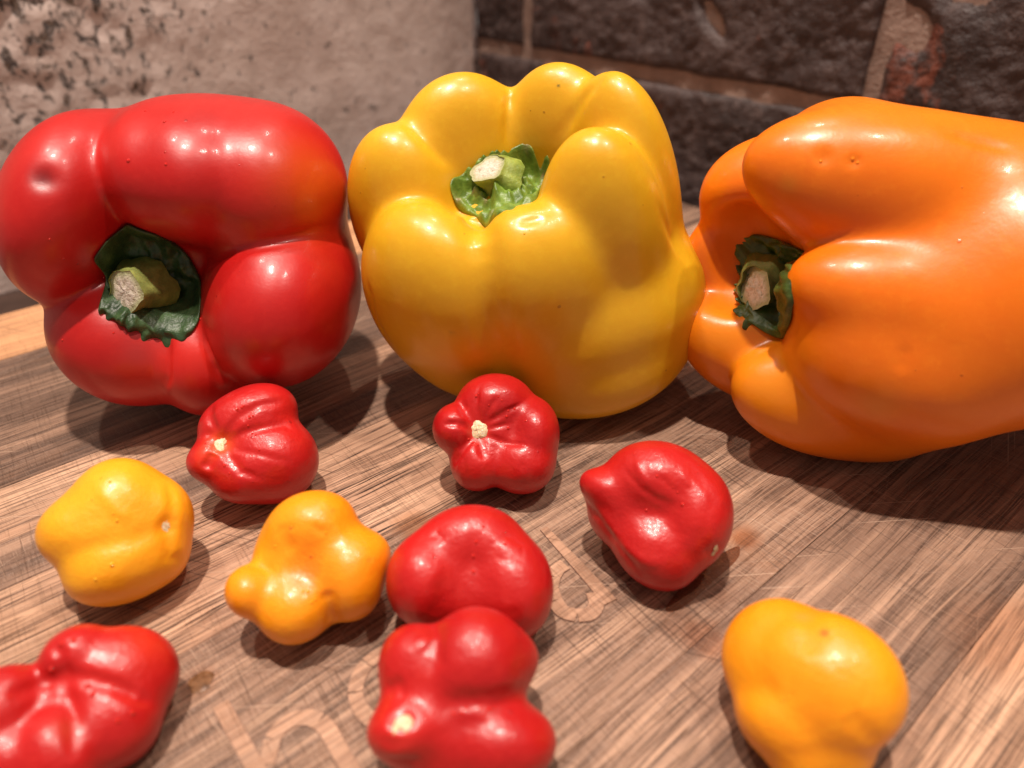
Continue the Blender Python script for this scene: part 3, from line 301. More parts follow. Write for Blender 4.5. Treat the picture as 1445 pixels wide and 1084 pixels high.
def calyx(S, key, root, spiky, rise, clipk=.15):
    C = S['calyx']; c, A, e1, e2 = (np.array(C[k]) for k in ('c', 'A', 'e1', 'e2')); poly = np.array(C['poly']); face = np.array(C['face'])
    ang = np.arctan2(poly[:, 1], poly[:, 0]); rad = np.hypot(poly[:, 0], poly[:, 1]); o = np.argsort(ang); ang, rad = ang[o], rad[o]
    seg, rings = 96, 16; a = np.linspace(-math.pi, math.pi, seg, endpoint=False)
    ang3 = np.concatenate([ang-2*math.pi, ang, ang+2*math.pi]); rad3 = np.tile(rad, 3)
    # straight chords between the traced corners
    R = np.empty(seg)
    X3, Y3 = rad3*np.cos(ang3), rad3*np.sin(ang3)
    for j, t in enumerate(a):
        k = np.searchsorted(ang3, t)-1; p, q = np.array([X3[k], Y3[k]]), np.array([X3[k+1], Y3[k+1]]); d = np.array([math.cos(t), math.sin(t)])
        M = np.array([[d[0], -(q-p)[0]], [d[1], -(q-p)[1]]]); R[j] = np.linalg.solve(M, p)[0]
    u = np.linspace(0.0, 1, rings+1)[1:]
    base = rad.mean(); V = []; P0 = []
    for t in u:
        for j in range(seg): P0.append(c+e1*math.cos(a[j])*R[j]*t+e2*math.sin(a[j])*R[j]*t)
    P0 = np.array(P0); hgt = cast_axis(S, P0, A, base*1.2, base*5); hgt = np.where(np.isnan(hgt), 0, hgt).reshape(rings, seg)
    h0 = hgt[:3].mean(); lift = np.zeros_like(hgt)
    V = []
    for i, t in enumerate(u):
        for j in range(seg):
            p = P0[i*seg+j]; w = noise.noise(Vector(p*420))*.6+noise.noise(Vector(p*900))*.5
            rib = abs(math.sin(a[j]*2.5+.7))
            hh = max(min(hgt[i, j], h0+base*clipk), h0-base*.35)
            rr = rise*base*(.10+.9*math.exp(-(t/.38)**2))+base*(.11*spiky*w*(t < .97)*2.0)+base*.05*rib*t+base*.075+(.03*base if t > .95 else 0)
            if t > .99: rr -= base*.06
            V.append(p+A*(hh+rr))
    top = c+A*(h0+rise*base); V = np.array(V+[top]); n = len(V)-1
    F = [(n, j, (j+1) % seg) for j in range(seg)]
    for i in range(rings-1):
        for j in range(seg): q, r_ = i*seg+j, i*seg+(j+1) % seg; F.append((q, q+seg, r_+seg, r_))
    # underside skirt gives the leathery sheet its thickness
    m = len(V); edge = V[(rings-1)*seg:rings*seg]; V = np.concatenate([V, edge-A*base*.09]); 
    for j in range(seg): q, r_ = (rings-1)*seg+j, (rings-1)*seg+(j+1) % seg; F.append((q, m+j, m+(j+1) % seg, r_))
    ob = mesh_obj('calyx', V, F, CALM[key], root)
    it = []
    if key == 'bell_yellow':
        rs = np.random.default_rng(3)
        for k in range(16):
            j = rs.integers(seg); i = rs.integers(rings//2, rings); it.append((V[i*seg+j], base*.08, (.30, .20, .12), .8))
    add_tint(ob, V, it or [(V[0], 1e-5, (0, 0, 0), 0)])
    sub = ob.modifiers.new("smooth", 'SUBSURF'); sub.levels = 1; sub.render_levels = 1
    # stalk: uneven, ribbed, bent prism between calyx and the cut
    b = c+A*(h0+rise*base*.35); d = face-b; L = np.linalg.norm(d); d /= L; dn = d*.75+A*.25; 
    rx, ry = C['r']; V = []; K = 26; M = 12; x, y, _ = frame_of(d)
    Cn = np.array([0., 0., .125])
    fn = {'bell_red': (-.42, -.80, .36), 'bell_yellow': (-.35, -.35, .87), 'bell_orange': (-.95, -.15, .28)}[key]; fn = np.array(fn); fn /= np.linalg.norm(fn)
    for i in range(M+1):
        t = i/M; ctr = b+d*L*t+A*math.sin(math.pi*t)*L*.06
        k = 1.45-.50*min(1, t*1.5)
        for j in range(K):
            th = 2*math.pi*j/K; hexr = 1+.07*math.cos(5*th+.6)+.05*math.cos(3*th)
            r_ = hexr*k*(rx+ry)/2*(1+.04*math.sin(9*th+3*t))
            if t > .97: r_ *= .97
            p = ctr+(x*math.cos(th)+y*math.sin(th))*r_
            if t > .55:   # the cut is slanted
                s = (t-.55)/.45; sh = -((p-face)@fn)/(d@fn); p = p+d*(sh*s*s-(1-t)*0)
            V.append(p)
    F = [(i*K+j, i*K+(j+1) % K, (i+1)*K+(j+1) % K, (i+1)*K+j) for i in range(M) for j in range(K)]
    st = mesh_obj('stalk', V, F, STKM[key], root); 
    rim = np.array(V[-K:]); ctr = rim.mean(0); add_tint(st, np.array(V), [(ctr, rx*1.1, (.42, .42, .16), .5)])
    W = [ctr+fn*rx*.02]; rs = np.random.default_rng(5)
    for q in (.25, .5, .72, .86, 1.0):
        for j in range(K): W.append(ctr+(rim[j]-ctr)*q+fn*rx*((.06*rs.normal()*.5 if q < .8 else .02)-(.05 if .8 < q < .9 else 0)-(.03 if q == 1 else 0)))
    FF = [(0, 1+j, 1+(j+1) % K) for j in range(K)]+[(1+i*K+j, 1+(i+1)*K+j, 1+(i+1)*K+(j+1) % K, 1+i*K+(j+1) % K) for i in range(4) for j in range(K)]
    W = np.array(W); org = np.array(st.parent.location)
    cf = mesh_obj('cut_face', W, FF, PITH, st, origin=ctr)
    a = cf.data.color_attributes.new("tint", 'FLOAT_COLOR', 'POINT'); q = np.array([0]+[x for x in (.25, .5, .72, .86, 1.0) for j in range(K)])
    col = np.zeros((len(W), 4), np.float32); col[:, :3] = (.34, .36, .15); col[:, 3] = np.clip((q-.60)/.25, 0, 1)*.8; a.data.foreach_set("color", col.ravel())
    return ob

def pepper(key, name, label, cat, group, mat, res):
    S = load(SHAPES[key]); V, F, h = surface(S, res)
    lowest = V[V[:, 2].argmin()]; root = empty(name, (V[:, 0].mean(), V[:, 1].mean(), max(0, lowest[2]))); tag(root, label, cat, group)
    V[:, 2] = np.maximum(V[:, 2], .0002)      # the soft skin flattens where it rests on the board
    o = mesh_obj('skin', V, F, mat, root); add_tint(o, V, S['tints'] or [(V[0], 1e-5, mat.diffuse_color[:3], 0)])
    for k, (p, n, rx, ry) in enumerate(S['scars']):
        e1, e2, n = frame_of(n); p = np.array(p); g = grad(p[None], S, .0006)[0]; g /= np.linalg.norm(g)
        d, f = disc(p+n*(.0005 if key == 'hab2' else .0003 if key == 'hab1' else .0001), e1, e2, n, rx*1.05, ry*1.05, hash_id(key)+k, dome=.22 if key == 'hab2' else .12, wob=.12 if key == 'hab2' else .38, rag=.05)
        mesh_obj('stem_scar', d, f, FLESH, root, origin=p)
    for p, n, r in S['drops']:
        e1, e2, n = frame_of(n); p = np.array(p); d, f = disc(p, e1, e2, n, r*1.1, r*1.25, int(abs(p[0])*1e5), dome=.62, rings=5, seg=16, wob=.05)
        mesh_obj('water_drop', d, f, WET[mat], root, origin=p)
    return root, S
def hash_id(s): return sum(ord(c)*(i+3) for i, c in enumerate(s)) % 1000

BG = "bell peppers standing and lying at the back of the board"; HG = "small hot peppers scattered on the board"
r, S = pepper('bell_red', 'bell_pepper', 'red bell pepper lying with its dark green stalk facing the camera', 'bell pepper', BG, MAT['bell_red'], 120); calyx(S, 'bell_red', r, .8, .32, .8)
r, S = pepper('bell_yellow', 'bell_pepper', 'yellow bell pepper between the red and orange ones, green stalk in its top', 'bell pepper', BG, MAT['bell_yellow'], 120); calyx(S, 'bell_yellow', r, 1.5, .24, .32)
r, S = pepper('bell_orange', 'bell_pepper', 'orange bell pepper lying on its side, stalk turned left, cut off by the frame', 'bell pepper', BG, MAT['bell_orange'], 130); calyx(S, 'bell_orange', r, 1.2, .30, .4)
HABS = [
 ('hab1', 'small red pepper with a pale torn stem scar, touching the red bell pepper', 'red'),
 ('hab2', 'small red star-shaped pepper with round white scar, before the yellow bell pepper', 'red'),
 ('hab3', 'red wrinkled small pepper with a pointed lobe, alone in front of the orange bell pepper', 'red'),
 ('hab4', 'golden yellow small pepper with a torn stem hole, at the left of the board', 'yellow'),
 ('hab5', 'lumpy amber small pepper with a sunken orange middle and a knob on its left', 'amber'),
 ('hab6', 'smooth red small pepper with droplets on top, overlapped by another red one', 'red'),
 ('hab7', 'red lobed small pepper with a cream hole, overlapping another red one behind it', 'red'),
 ('hab8', 'large out-of-focus red small pepper in the bottom left corner, dotted with shiny droplets', 'red'),
 ('hab9', 'smooth amber small pepper with a tiny brown spot, at the bottom right of the board', 'amber'),
]
for key, label, m in HABS: pepper(key, 'hot_pepper', label, 'hot pepper', HG, MAT[m], 84)

# ---------------------------------------------------------------- cutting board
GD = np.array([.7615, .648, 0]); GD /= np.linalg.norm(GD); ND = np.array([-GD[1], GD[0], 0])   # along and across the grain
ANG = math.atan2(GD[1], GD[0])
def wood(name, light, mid, dark, line, wide, cross, seed, inlay=False):
    m = NT(name); q = m.mapping(m.geo(), rot=(0, 0, -ANG)) ; q = m.mapping(q, loc=(seed*.37, seed*.53, 0))
    warp = m.noise(m.mapping(q, scale=(9, 20, 1)), 1.0, 2, .5)
    wv = m.new("ShaderNodeCombineXYZ"); m.put(wv.inputs[1], m.math('MULTIPLY', m.math('SUBTRACT', warp, .5), .007))
    qa = m.new("ShaderNodeVectorMath", operation='ADD'); m.put(qa.inputs[0], q); m.put(qa.inputs[1], wv); q2 = qa.outputs[0]
    bands = m.noise(m.mapping(q2, scale=(6, 125, 1)), 1.0, 3, .6)          # wide growth bands
    streak = m.noise(m.mapping(q2, scale=(20, 620, 1)), 1.0, 4, .7)      # streaks
    pores = m.noise(m.mapping(q2, scale=(42, 1400, 1)), 1.0, 2, .6)       # thin dark pore lines
    fibre = m.noise(m.mapping(q2, scale=(150, 3600, 1)), 1.0, 2, .6)
    blot = m.noise(q, 26, 4, .6)
    ringn = m.noise(m.mapping(q2, scale=(5, 330, 1), loc=(seed, 2, 0)), 1.0, 2, .55)
    rings = m.ramp(m.math('ABSOLUTE', m.math('SUBTRACT', ringn, .5)), (.004, 1.0), (.016, 0.0))
    ring2 = m.noise(m.mapping(q2, scale=(9, 760, 1), loc=(seed, 7, 0)), 1.0, 1, .5)
    rings2 = m.ramp(m.math('ABSOLUTE', m.math('SUBTRACT', ring2, .47)), (.004, 1.0), (.022, 0.0))
    c = m.mix(m.ramp(bands, (.36, 0.0), (.62, 1.0)), (*mid, 1), (*light, 1))
    c = m.mix(m.math('MULTIPLY', m.ramp(bands, (.50, 1.0 if wide > 0 else 0.0), (.60, 0.0)), wide), c, (*dark, 1))
    c = m.mix(m.math('MULTIPLY', m.ramp(streak, (.38, 1.0), (.50, 0.0)), .75), c, (*dark, 1))
    c = m.mix(m.math('MULTIPLY', m.ramp(fibre, (.3, 1.0), (.6, 0.0)), .25), c, (*dark, 1))
    lin = m.math('MULTIPLY', m.ramp(pores, (.395, 1.0), (.435, 0.0)), line)
    gate = m.ramp(m.noise(m.mapping(q, scale=(30, 60, 1)), 1.0, 2, .5), (.38, 0.15), (.6, 1.0)); lin = m.math('MAXIMUM', m.math('MULTIPLY', lin, gate), m.math('MULTIPLY', m.math('MAXIMUM', rings, m.math('MULTIPLY', m.math('MULTIPLY', rings2, gate), .7)), min(1, line)*.85))
    c = m.mix(lin, c, (.035, .017, .011, 1))
    c = m.mix(m.math('MULTIPLY', m.ramp(blot, (.55, 0.0), (.72, 1.0)), .25), c, (.30, .13, .05, 1))
    # fine knife scores: pale and dark, mostly across the grain
    hs = None; sc_c = c
    for k, (ang, sx, sy, thr, amt, colr) in enumerate([(1.50, 45, 1900, .625, .22*cross, (.62, .42, .30, 1)), (1.66, 50, 1700, .625, .32*cross, (.055, .03, .02, 1)), (.62, 14, 1300, .71, .35, (.72, .50, .36, 1)), (-.35, 15, 1500, .725, .35, (.70, .50, .36, 1)), (1.0, 13, 1300, .725, .5, (.06, .03, .02, 1))]):
        v = m.mapping(m.mapping(q, rot=(0, 0, ang)), scale=(sx, sy, 1), loc=(k*3.1+seed, k*5.7, 0))
        s = m.ramp(m.noise(v, 1.0, 2 if k < 2 else 1, .5), (thr-.035, 0.0), (thr+.02, 1.0))
        g2 = m.ramp(m.noise(q, 34+7*k, 2, .5), (.42, 0.0), (.58, 1.0)); s = m.math('MULTIPLY', s, g2)
        sc_c = m.mix(m.math('MULTIPLY', s, amt*(.6 if inlay else 1)), sc_c, colr); hs = s if hs is None else m.math('MAXIMUM', hs, s)
    weave = m.noise(m.mapping(q, scale=(2600, 420, 1)), 1.0, 2, .6)      # fuzzy raised fibres between cuts
    sc_c = m.mix(m.math('MULTIPLY', m.ramp(weave, (.5, 0.0), (.75, 1.0)), .18*cross), sc_c, (.60, .42, .32, 1))
    hgt = m.math('SUBTRACT', m.math('ADD', m.math('MULTIPLY', fibre, .35), m.math('MULTIPLY', weave, .3)), m.math('ADD', m.math('MULTIPLY', lin, 1.2), m.math('MULTIPLY', hs, .8)))
    if not inlay:
        for (sx_, sy_, rr, colr, amt) in STAINS:
            dv = m.new("ShaderNodeVectorMath", operation='DISTANCE'); m.put(dv.inputs[0], m.geo()); dv.inputs[1].default_value = (sx_, sy_, 0)
            f = m.ramp(m.math('ADD', m.math('DIVIDE', dv.outputs["Value"], rr), m.math('MULTIPLY', m.math('SUBTRACT', blot, .5), 1.6)), (.45, 1.0), (1.0, 0.0))
            sc_c = m.mix(m.math('MULTIPLY', f, amt), sc_c, colr, 'MULTIPLY')
    m.set(Base_Color=sc_c, Roughness=m.math('ADD', m.math('MULTIPLY', streak, .2), .46), Normal=m.bump(hgt, .65, .0003), IOR=1.4); return m.m
def ground(u, v):
    x, y, z = (u-722.5)/1050, math.cos(PITCH)+math.sin(PITCH)*(542-v)/1050, -math.sin(PITCH)+math.cos(PITCH)*(542-v)/1050
    return (-.125/z*x, -.125/z*y)
STAINS = [(*ground(1050, 762), .006, (.62, .36, .20, 1), .9), (*ground(995, 822), .008, (.50, .36, .30, 1), .7), (*ground(955, 880), .006, (.55, .40, .32, 1), .6), (*ground(590, 745), .006, (.85, .62, .42, 1), .8),
          (*ground(1000, 905), .006, (.75, .50, .36, 1), .7), (*ground(284, 963), .0035, (.72, .55, .45, 1), .6), (*ground(1420, 900), .014, (.95, .70, .52, 1), .5)]
PALE = dict(light=(.66, .405, .26), mid=(.49, .28, .175), dark=(.16, .085, .053))
TAN = dict(light=(.52, .32, .21), mid=(.345, .20, .13), dark=(.105, .060, .042))
BRN = dict(light=(.39, .235, .155), mid=(.25, .145, .095), dark=(.08, .046, .033))
board = empty('cutting_board', (0.02, .2, -.03)); tag(board, 'large worn wooden cutting board with inlaid pale letters, under all the peppers', 'cutting board')
EDGES = [(.2982, .262, dict(light=(.70, .37, .18), mid=(.56, .28, .13), dark=(.30, .14, .07)), .35, .0, .2), (.262, .192, BRN, .75, .5, .5), (.192, .1705, PALE, .7, .1, .5), (.1705, .1545, BRN, .5, .4, 1.2),
         (.1545, .1135, PALE, 1.0, .15, .55), (.1135, .0492, TAN, .65, .3, 1.6), (.0492, .0130, TAN, .7, .55, .9), (.0130, -.045, PALE, .7, .25, .6), (-.045, -.11, TAN, .7, .3, .6)]
g_right = float(np.array([0.08627, .34712, 0]) @ GD)
def bw(g, n, z): return GD*g+ND*n+np.array([0, 0, z])
def slab(name, poly, z0, z1, mat, parent, bev, kind_smooth=False):
    """a flat piece with a small chamfer; poly in (g, n) counter-clockwise"""
    P = np.array(poly); k = len(P); c = P.mean(0); V = []
    for z, ins in ((z0, 0), (z1-bev, 0), (z1, bev)):
        for i in range(k):
            a, b, d = P[i-1], P[i], P[(i+1) % k]; e1 = (b-a)/np.linalg.norm(b-a); e2 = (d-b)/np.linalg.norm(d-b)
            n = np.array([-e1[1]-e2[1], e1[0]+e2[0]]); n = n/max(1e-9, np.linalg.norm(n)); V.append(bw(*(b+n*ins), z))
    F = [[2*k+i for i in range(k)], [i for i in range(k)][::-1]]
    for l in range(2):
        for i in range(k): F.append([l*k+i, l*k+(i+1) % k, (l+1)*k+(i+1) % k, (l+1)*k+i])
    return mesh_obj(name, V, F, mat, parent, smooth=kind_smooth)
for k, (n1, n0, pal, line, wide, cross) in enumerate(EDGES):
    gap = .00004; top = -.0000+(.00003 if k % 2 else 0)
    slab('stave', [(-.16, n0+gap), (g_right, n0+gap), (g_right, n1-gap), (-.16, n1-gap)], -.03, top, wood('wood_stave_%s' % 'abcdefghi'[k], pal['light'], pal['mid'], pal['dark'], line, wide, cross, k+1.3), board, .00012 if k else .0015)
# inlaid letters, cut from a paler wood and sanded flush
INW = wood('inlay_wood', (.57, .335, .215), (.45, .25, .155), (.26, .14, .085), .4, .35, 1.1, 21.7, inlay=True)
dk = NT('dark_glue_line'); dk.set(Base_Color=(.16, .08, .055, 1), Roughness=.7)
def stroke(pts, w0, w1=None):
    """outline of a band along a centre line, in board millimetres"""
    p = np.array(pts, float)/1000
    if 2 < len(p) < 8:      # round the corners of the centre line
        e = np.concatenate([[2*p[0]-p[1]], p, [2*p[-1]-p[-2]]]); q = []
        for i in range(1, len(e)-2):
            for t in (0, .25, .5, .75): q.append(.5*(2*e[i]+(e[i+1]-e[i-1])*t+(2*e[i-1]-5*e[i]+4*e[i+1]-e[i+2])*t*t+(3*e[i]-e[i-1]-3*e[i+1]+e[i+2])*t**3))
        p = np.array(q+[p[-1]])
    w1 = w1 or w0; n = len(p); L, R = [], []
    for i in range(n):
        d = p[min(i+1, n-1)]-p[max(i-1, 0)]; d /= np.linalg.norm(d); nn = np.array([-d[1], d[0]]); w = (w0+(w1-w0)*i/(n-1))/2000
        L.append(p[i]+nn*w); R.append(p[i]-nn*w)
    return L, R
NB = [0]
def band(pts, w0, w1=None):
    NB[0] += 1; L, R = stroke(pts, w0, w1); n = len(L); z0, z1 = -.004, .00020+.000012*NB[0]; V = []
    for z in (z1, z0):
        V += [bw(*q, z) for q in L]+[bw(*q, z) for q in R]
    F = []
    for i in range(n-1):
        F.append([i, n+i, n+i+1, i+1]); F.append([i, i+1, 2*n+i+1, 2*n+i]); F.append([n+i+1, n+i, 3*n+i, 3*n+i+1])
    F.append([0, 2*n, 3*n, n]); F.append([n-1, 2*n-1, 4*n-1, 3*n-1])
    o = mesh_obj('inlaid_strip', V, F, INW, board, smooth=False)
    L2, R2 = stroke(pts, w0+.22, (w1 or w0)+.22); V = [bw(*q, .00008+.000006*NB[0]) for q in L2+R2]
    mesh_obj('glue_line', V, [[i, n+i, n+i+1, i+1] for i in range(n-1)], dk.m, o, smooth=False, origin=(0, 0, 0))
def arc(cx, cy, r, a0, a1, n=14, ry=None): return [(cx+r*math.cos(math.radians(a0+(a1-a0)*i/n)), cy+(ry or r)*math.sin(math.radians(a0+(a1-a0)*i/n))) for i in range(n+1)]
band([(12.4, 97.6), (12.3, 90), (12.2, 82), (12.0, 66)], 2.9)
band([(13.9, 81.5), (15.3, 83.2), (16.6, 85.0)], 2.7, 3.0); band([(16.7, 85.1), (18.8, 86.1), (21.5, 86.0), (23.6, 84.6), (24.6, 82.8)], 3.0, 3.2); band([(24.7, 82.7), (25.0, 80), (24.6, 74), (24.3, 66)], 3.2, 2.9)
band(arc(40, 79.5, 8.4, 108, 150), 3.0, 2.8); band(arc(40, 79.5, 8.4, 152, 215), 2.8, 3.0); band(arc(40, 79.5, 8.4, 217, 300), 3.0); band(arc(40, 79.5, 8.4, 302, 466), 3.0)
band(arc(61, 79.0, 8.2, 100, 210), 3.0); band(arc(61, 79.0, 8.2, 212, 330), 3.0); band(arc(61, 79.0, 8.2, 332, 458), 3.0)
band([(88.6, 92.6), (87.6, 86), (86.4, 78), (84.6, 67.3)], 1.9, 3.1)
band([(84.6, 81.2), (82.4, 81.2), (80.2, 80.3)], 3.3, 3.3); band([(80.0, 80.2), (77.6, 78.2), (75.9, 75.2)], 3.3, 3.3)
band([(75.85, 75.0), (75.2, 72.0), (76.6, 69.4)], 3.3, 3.3); band([(76.75, 69.2), (79.2, 67.9), (81.9, 68.8), (83.6, 71.4)], 3.3, 3.2)

# ---------------------------------------------------------------- counter under the board
ct = NT('dark_counter'); q = ct.noise(ct.geo(), 60, 4, .6); ct.set(Base_Color=ct.ramp(q, (.3, (.035, .018, .013)), (.7, (.075, .040, .028))), Roughness=.45)
cv = [bw(-.6, -.3, -.0305), bw(.9, -.3, -.0305), bw(.9, .9, -.0305), bw(-.6, .9, -.0305)]
tag(mesh_obj('counter', cv, [(0, 1, 2, 3)], ct.m, None, smooth=False), 'dark counter under the cutting board', kind='structure')

# ---------------------------------------------------------------- stone slab wall, left
D1 = np.array([.76152, .64814, 0]); N1 = np.array([-D1[1], D1[0], 0]); A0 = np.array([-.23811, .31220, -.03])
E0 = np.array([-.0228, .4956, -.03])
def stone():
    m = NT('mottled_stone'); pos = m.geo()
    a = m.noise(pos, 9, 5, .6); b = m.noise(pos, 40, 5, .65); c = m.mix(m.ramp(a, (.35, 0.0), (.65, 1.0)), (.62, .49, .435, 1), (.78, .66, .60, 1))
    c = m.mix(m.math('MULTIPLY', m.ramp(b, (.42, 1.0), (.56, 0.0)), .35), c, (.46, .34, .28, 1))
    # pitted patch
    dv = m.new("ShaderNodeVectorMath", operation='DISTANCE'); m.put(dv.inputs[0], pos); dv.inputs[1].default_value = PIT
    near = m.ramp(m.math('DIVIDE', dv.outputs["Value"], .15), (.30, 1.0), (.95, 0.0))
    v = m.noise(m.mapping(pos, rot=(0, .6, 0), scale=(1.2, 1.2, .9)), 165, 6, .7, .3); thr = m.math('ADD', v, m.math('MULTIPLY', near, .14))
    pit = m.ramp(thr, (.625, 0.0), (.71, 1.0)); v2 = m.noise(pos, 150, 3, .6)
    pc = m.mix(m.ramp(v2, (.45, 0.0), (.6, 1.0)), (.10, .082, .078, 1), (.24, .155, .095, 1))
    c = m.mix(pit, c, pc)
    f = m.noise(pos, 500, 3, .6)
    h = m.math('SUBTRACT', m.math('ADD', m.math('MULTIPLY', b, .5), m.math('MULTIPLY', f, .12)), m.math('MULTIPLY', pit, 1.0))
    m.set(Base_Color=c, Roughness=.75, Normal=m.bump(h, .9, .003)); return m.m
PIT = (-.235, .345, .135)
wall1 = empty('stone_wall', tuple(A0)); tag(wall1, 'pinkish grey stone slab wall with dark pits, behind the red bell pepper', 'stone wall')
def wall_grid(P0, D, L, H, nl, nh, disp=None, N=None):
    V = [P0+D*L*i/nl+np.array([0, 0, H*j/nh]) for j in range(nh+1) for i in range(nl+1)]
    if disp: V = [v+N*disp(v) for v in V]
    F = [(j*(nl+1)+i, j*(nl+1)+i+1, (j+1)*(nl+1)+i+1, (j+1)*(nl+1)+i) for j in range(nh) for i in range(nl)]
    return V, F
Lw = float((E0-A0) @ D1)
def sd(v):
    p = Vector(v); n = noise.fractal(p*28, 1.0, 2.0, 4)*.0008; d = (p-Vector(PIT)).length; k = max(0, 1-d/.16)
    q = noise.noise(Vector((p.x*75, p.y*75, p.z*95)))+.5*noise.noise(p*170)
    return n*.7+.0030*k*max(0, q-.05)*1.6
V, F = wall_grid(A0-D1*.25, D1, Lw+.25-.0016, .42, 300, 170, sd, N1)
slabo = mesh_obj('stone_slab', V, F, stone(), wall1)
tm = NT('pale_trim'); tm.set(Base_Color=(.42, .36, .36, 1), Roughness=.35, Metallic=.4)
tn = tm.noise(tm.geo(), 140, 4, .6); tm.set(Base_Color=tm.ramp(tn, (.35, (.12, .09, .085)), (.5, (.34, .28, .27)), (.65, (.55, .50, .50))), Normal=tm.bump(tn, .8, .001))
tr = []
for j in range(41):
    z = -.03+.42*j/40; w = .0008*noise.noise(Vector((0, 3.3, z*90)))
    tr += [E0-D1*(.0016+w)+N1*.0006+np.array([0, 0, z+.03]), E0+D1*(.0012+w)-N1*.0012+np.array([0, 0, z+.03]), E0+D1*(.0024+w)+N1*.004+np.array([0, 0, z+.03])]
mesh_obj('edge_trim', tr, [(j*3+i, j*3+i+1, j*3+i+4, j*3+i+3) for j in range(40) for i in range(2)], tm.m, wall1)

# ---------------------------------------------------------------- brick wall, right
D3 = np.array([.70370, -.71049, 0]); N3 = np.array([.71049, .70370, 0])      # along the wall towards the right, into the wall
B0 = E0+N3*.001
def brick_mat():
    m = NT('dark_fired_brick'); pos = m.geo(); a = m.noise(pos, 22, 5, .62); b = m.noise(pos, 130, 5, .7); r = m.noise(m.mapping(pos, loc=(3, 1, 2)), 30, 5, .65, .6)
    c = m.ramp(a, (.3, (.034, .021, .019)), (.5, (.066, .041, .037)), (.7, (.105, .070, .063)))
    c = m.mix(m.math('MULTIPLY', m.ramp(b, (.5, 0.0), (.68, 1.0)), .55), c, (.17, .12, .11, 1))
    c = m.mix(m.math('MULTIPLY', m.ramp(r, (.61, 0.0), (.67, 1.0)), .8), c, (.26, .075, .042, 1))
    h = m.math('ADD', m.math('MULTIPLY', b, .6), m.math('MULTIPLY', m.noise(pos, 420, 3, .6), .3))
    m.set(Base_Color=c, Roughness=m.math('ADD', m.math('MULTIPLY', b, .4), .38), Normal=m.bump(h, 1.0, .003)); return m.m
def mortar_mat():
    m = NT('brown_mortar'); pos = m.geo(); a = m.noise(pos, 60, 5, .65); f = m.noise(pos, 600, 3, .6)
    m.set(Base_Color=m.ramp(a, (.3, (.20, .13, .10)), (.7, (.40, .28, .225))), Roughness=.9, Normal=m.bump(m.math('ADD', a, m.math('MULTIPLY', f, .5)), .9, .0015)); return m.m
wall2 = empty('brick_wall', tuple(B0)); tag(wall2, 'dark brown brick wall with pale brown mortar joints, behind the orange bell pepper', 'brick wall')
V, F = wall_grid(B0+N3*.0014, D3, .95, .42, 260, 110, lambda v: .0012*noise.fractal(Vector(v*55), 1.0, 2.0, 3), N3)
mesh_obj('mortar', V, F, mortar_mat(), wall2)
BM = brick_mat(); HOLES = [(.114, .093, .013, .0045, .006), (.163, .078, .012, .0040, .0055), (.262, .105, .022, .010, .006), (.252, .082, .010, .008, .005)]
def brick(s0, s1, z0, z1, seed):
    nx = max(6, int((s1-s0)/.0016)); nz = int((z1-z0)/.0016); V = []
    for j in range(nz+1):
        for i in range(nx+1):
            u, w = i/nx, j/nz; s = s0+(s1-s0)*u; z = z0+(z1-z0)*w
            de = min(s-s0, s1-s, z-z0, z1-z); es = .0016*noise.noise(Vector((s*60, z*60, seed)))
            p = Vector((s*40, z*40, seed)); d = .0016*noise.fractal(p, 1.0, 2.0, 5)+.0009*noise.noise(Vector((s*260, z*260, seed)))+.0006*noise.noise(Vector((s*600, z*600, seed)))
            for hs, hz, ra, rb, dep in HOLES:
                ca, sa = math.cos(-.75), math.sin(-.75); dx, dz = s-hs, z-hz; uu, vv = (dx*ca+dz*sa)/ra, (-dx*sa+dz*ca)/rb
                d += dep*math.exp(-(uu*uu+vv*vv)**1.5)
            d += .0016*math.exp(-(de/.0012))                        # rounded, worn arris
            V.append(B0+D3*(s+es*(.5 < abs(u-.5)*2 or 0))+N3*(-.0012+d)+np.array([0, 0, z+.03+es*.6]))
    F = [(j*(nx+1)+i, j*(nx+1)+i+1, (j+1)*(nx+1)+i+1, (j+1)*(nx+1)+i) for j in range(nz) for i in range(nx)]
    # returns into the wall
    ring = [i for i in range(nx+1)]+[(j)*(nx+1)+nx for j in range(1, nz+1)]+[nz*(nx+1)+i for i in range(nx-1, -1, -1)]+[j*(nx+1) for j in range(nz-1, 0, -1)]
    m0 = len(V); V += [np.array(V[i])+N3*.02 for i in ring]; k = len(ring)
    for i in range(k): F.append((ring[(i+1) % k], ring[i], m0+i, m0+(i+1) % k))
    mesh_obj('brick', V, F, BM, wall2)
J = .0072
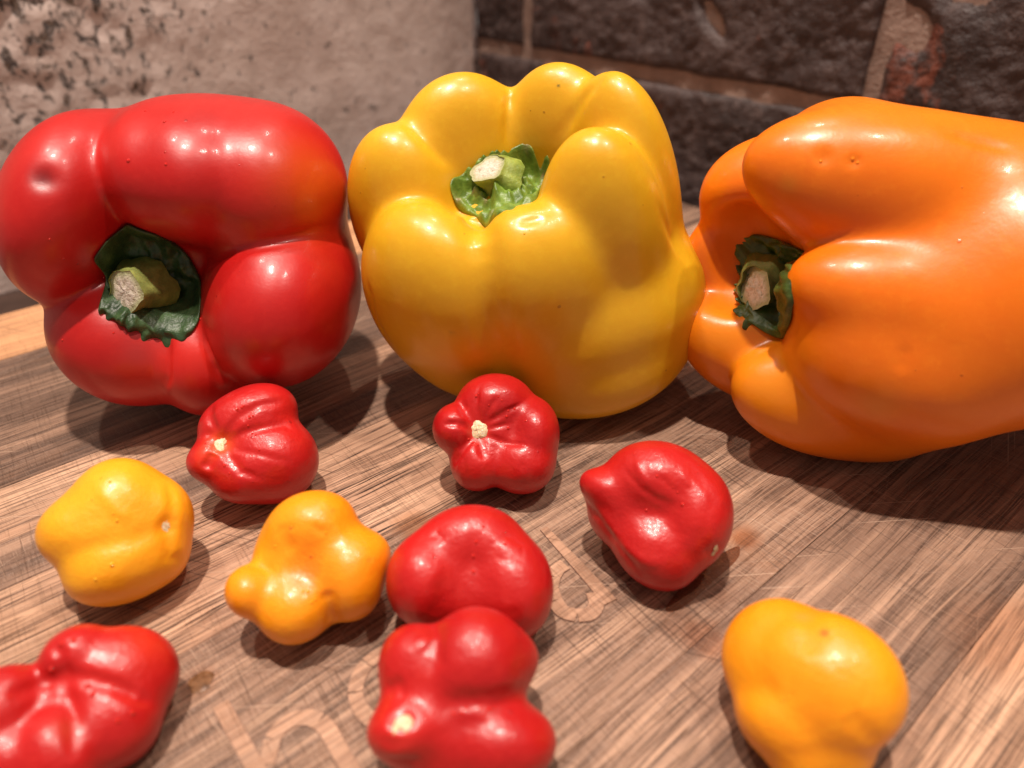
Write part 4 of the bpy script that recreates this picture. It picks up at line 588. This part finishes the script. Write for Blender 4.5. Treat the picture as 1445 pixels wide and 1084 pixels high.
for row, (z0, off) in enumerate([(-.0265, -.114), (.0525, .0435), (.1325, -.056), (.2125, .0435)]):
    s = off+J/2-.199
    while s < .9:
        a, b = max(s, .0006), min(s+.199-J, .93)
        if b-a > .01: brick(a, b, z0, z0+.0715, row*7.3+s*3)
        s += .199

# ---------------------------------------------------------------- spills on the board
def puddle(name, ctr, rx, ry, ang, mat, label, cat, seed, hgt):
    e1 = GD*math.cos(ang)+ND*math.sin(ang); e2 = -GD*math.sin(ang)+ND*math.cos(ang); V, F = disc((ctr[0], ctr[1], 0), e1, e2, np.array([0, 0, 1.]), rx, ry, seed, dome=0, rings=10, seg=60, wob=.14)
    V = np.array(V); r = np.hypot((V-V[0]) @ e1/rx, (V-V[0]) @ e2/ry); V[:, 2] = .00006+hgt*np.clip(1-r**2, 0, 1)**.5*(1+.3*np.sin(V[:, 0]*2500+V[:, 1]*1700))
    tag(mesh_obj(name, V, F, mat, None, origin=(ctr[0], ctr[1], 0)), label, cat)
jm = NT('pepper_juice'); tn = jm.noise(jm.geo(), 700, 3, .6); jm.set(Base_Color=(.42, .19, .11, 1), Roughness=.06, IOR=1.38, Transmission_Weight=.75, Normal=jm.bump(tn, .5, .0004))
def px(u, v):
    d = Vector(((u-722.5)/1050, 0, 0))+Vector((0, math.cos(PITCH), -math.sin(PITCH)))+Vector((0, math.sin(PITCH), math.cos(PITCH)))*((542-v)/1050)
    return Vector((0, 0, .125))+d*(-.125/d.z)
j0, j1 = px(938, 862), px(1046, 772); jc = (j0+j1)/2; ja = math.atan2((j1-j0).dot(Vector(ND)), (j1-j0).dot(Vector(GD)))
puddle('juice_puddle', jc, (j1-j0).length/2, .0022, ja, jm.m, 'thin wet streak of juice on the board, below the red pepper with a pointed lobe', 'juice puddle', 4, .0004)
dm = NT('brown_drip'); dn = dm.noise(dm.geo(), 900, 4, .6); dm.set(Base_Color=dm.ramp(dn, (.3, (.13, .055, .02)), (.7, (.34, .17, .08))), Roughness=.3, Transmission_Weight=.35, IOR=1.36)
puddle('juice_drop', px(284, 963), .0026, .0021, .3, dm.m, 'brown damp drop on the board beside the corner red pepper', 'juice drop', 9, .0002)
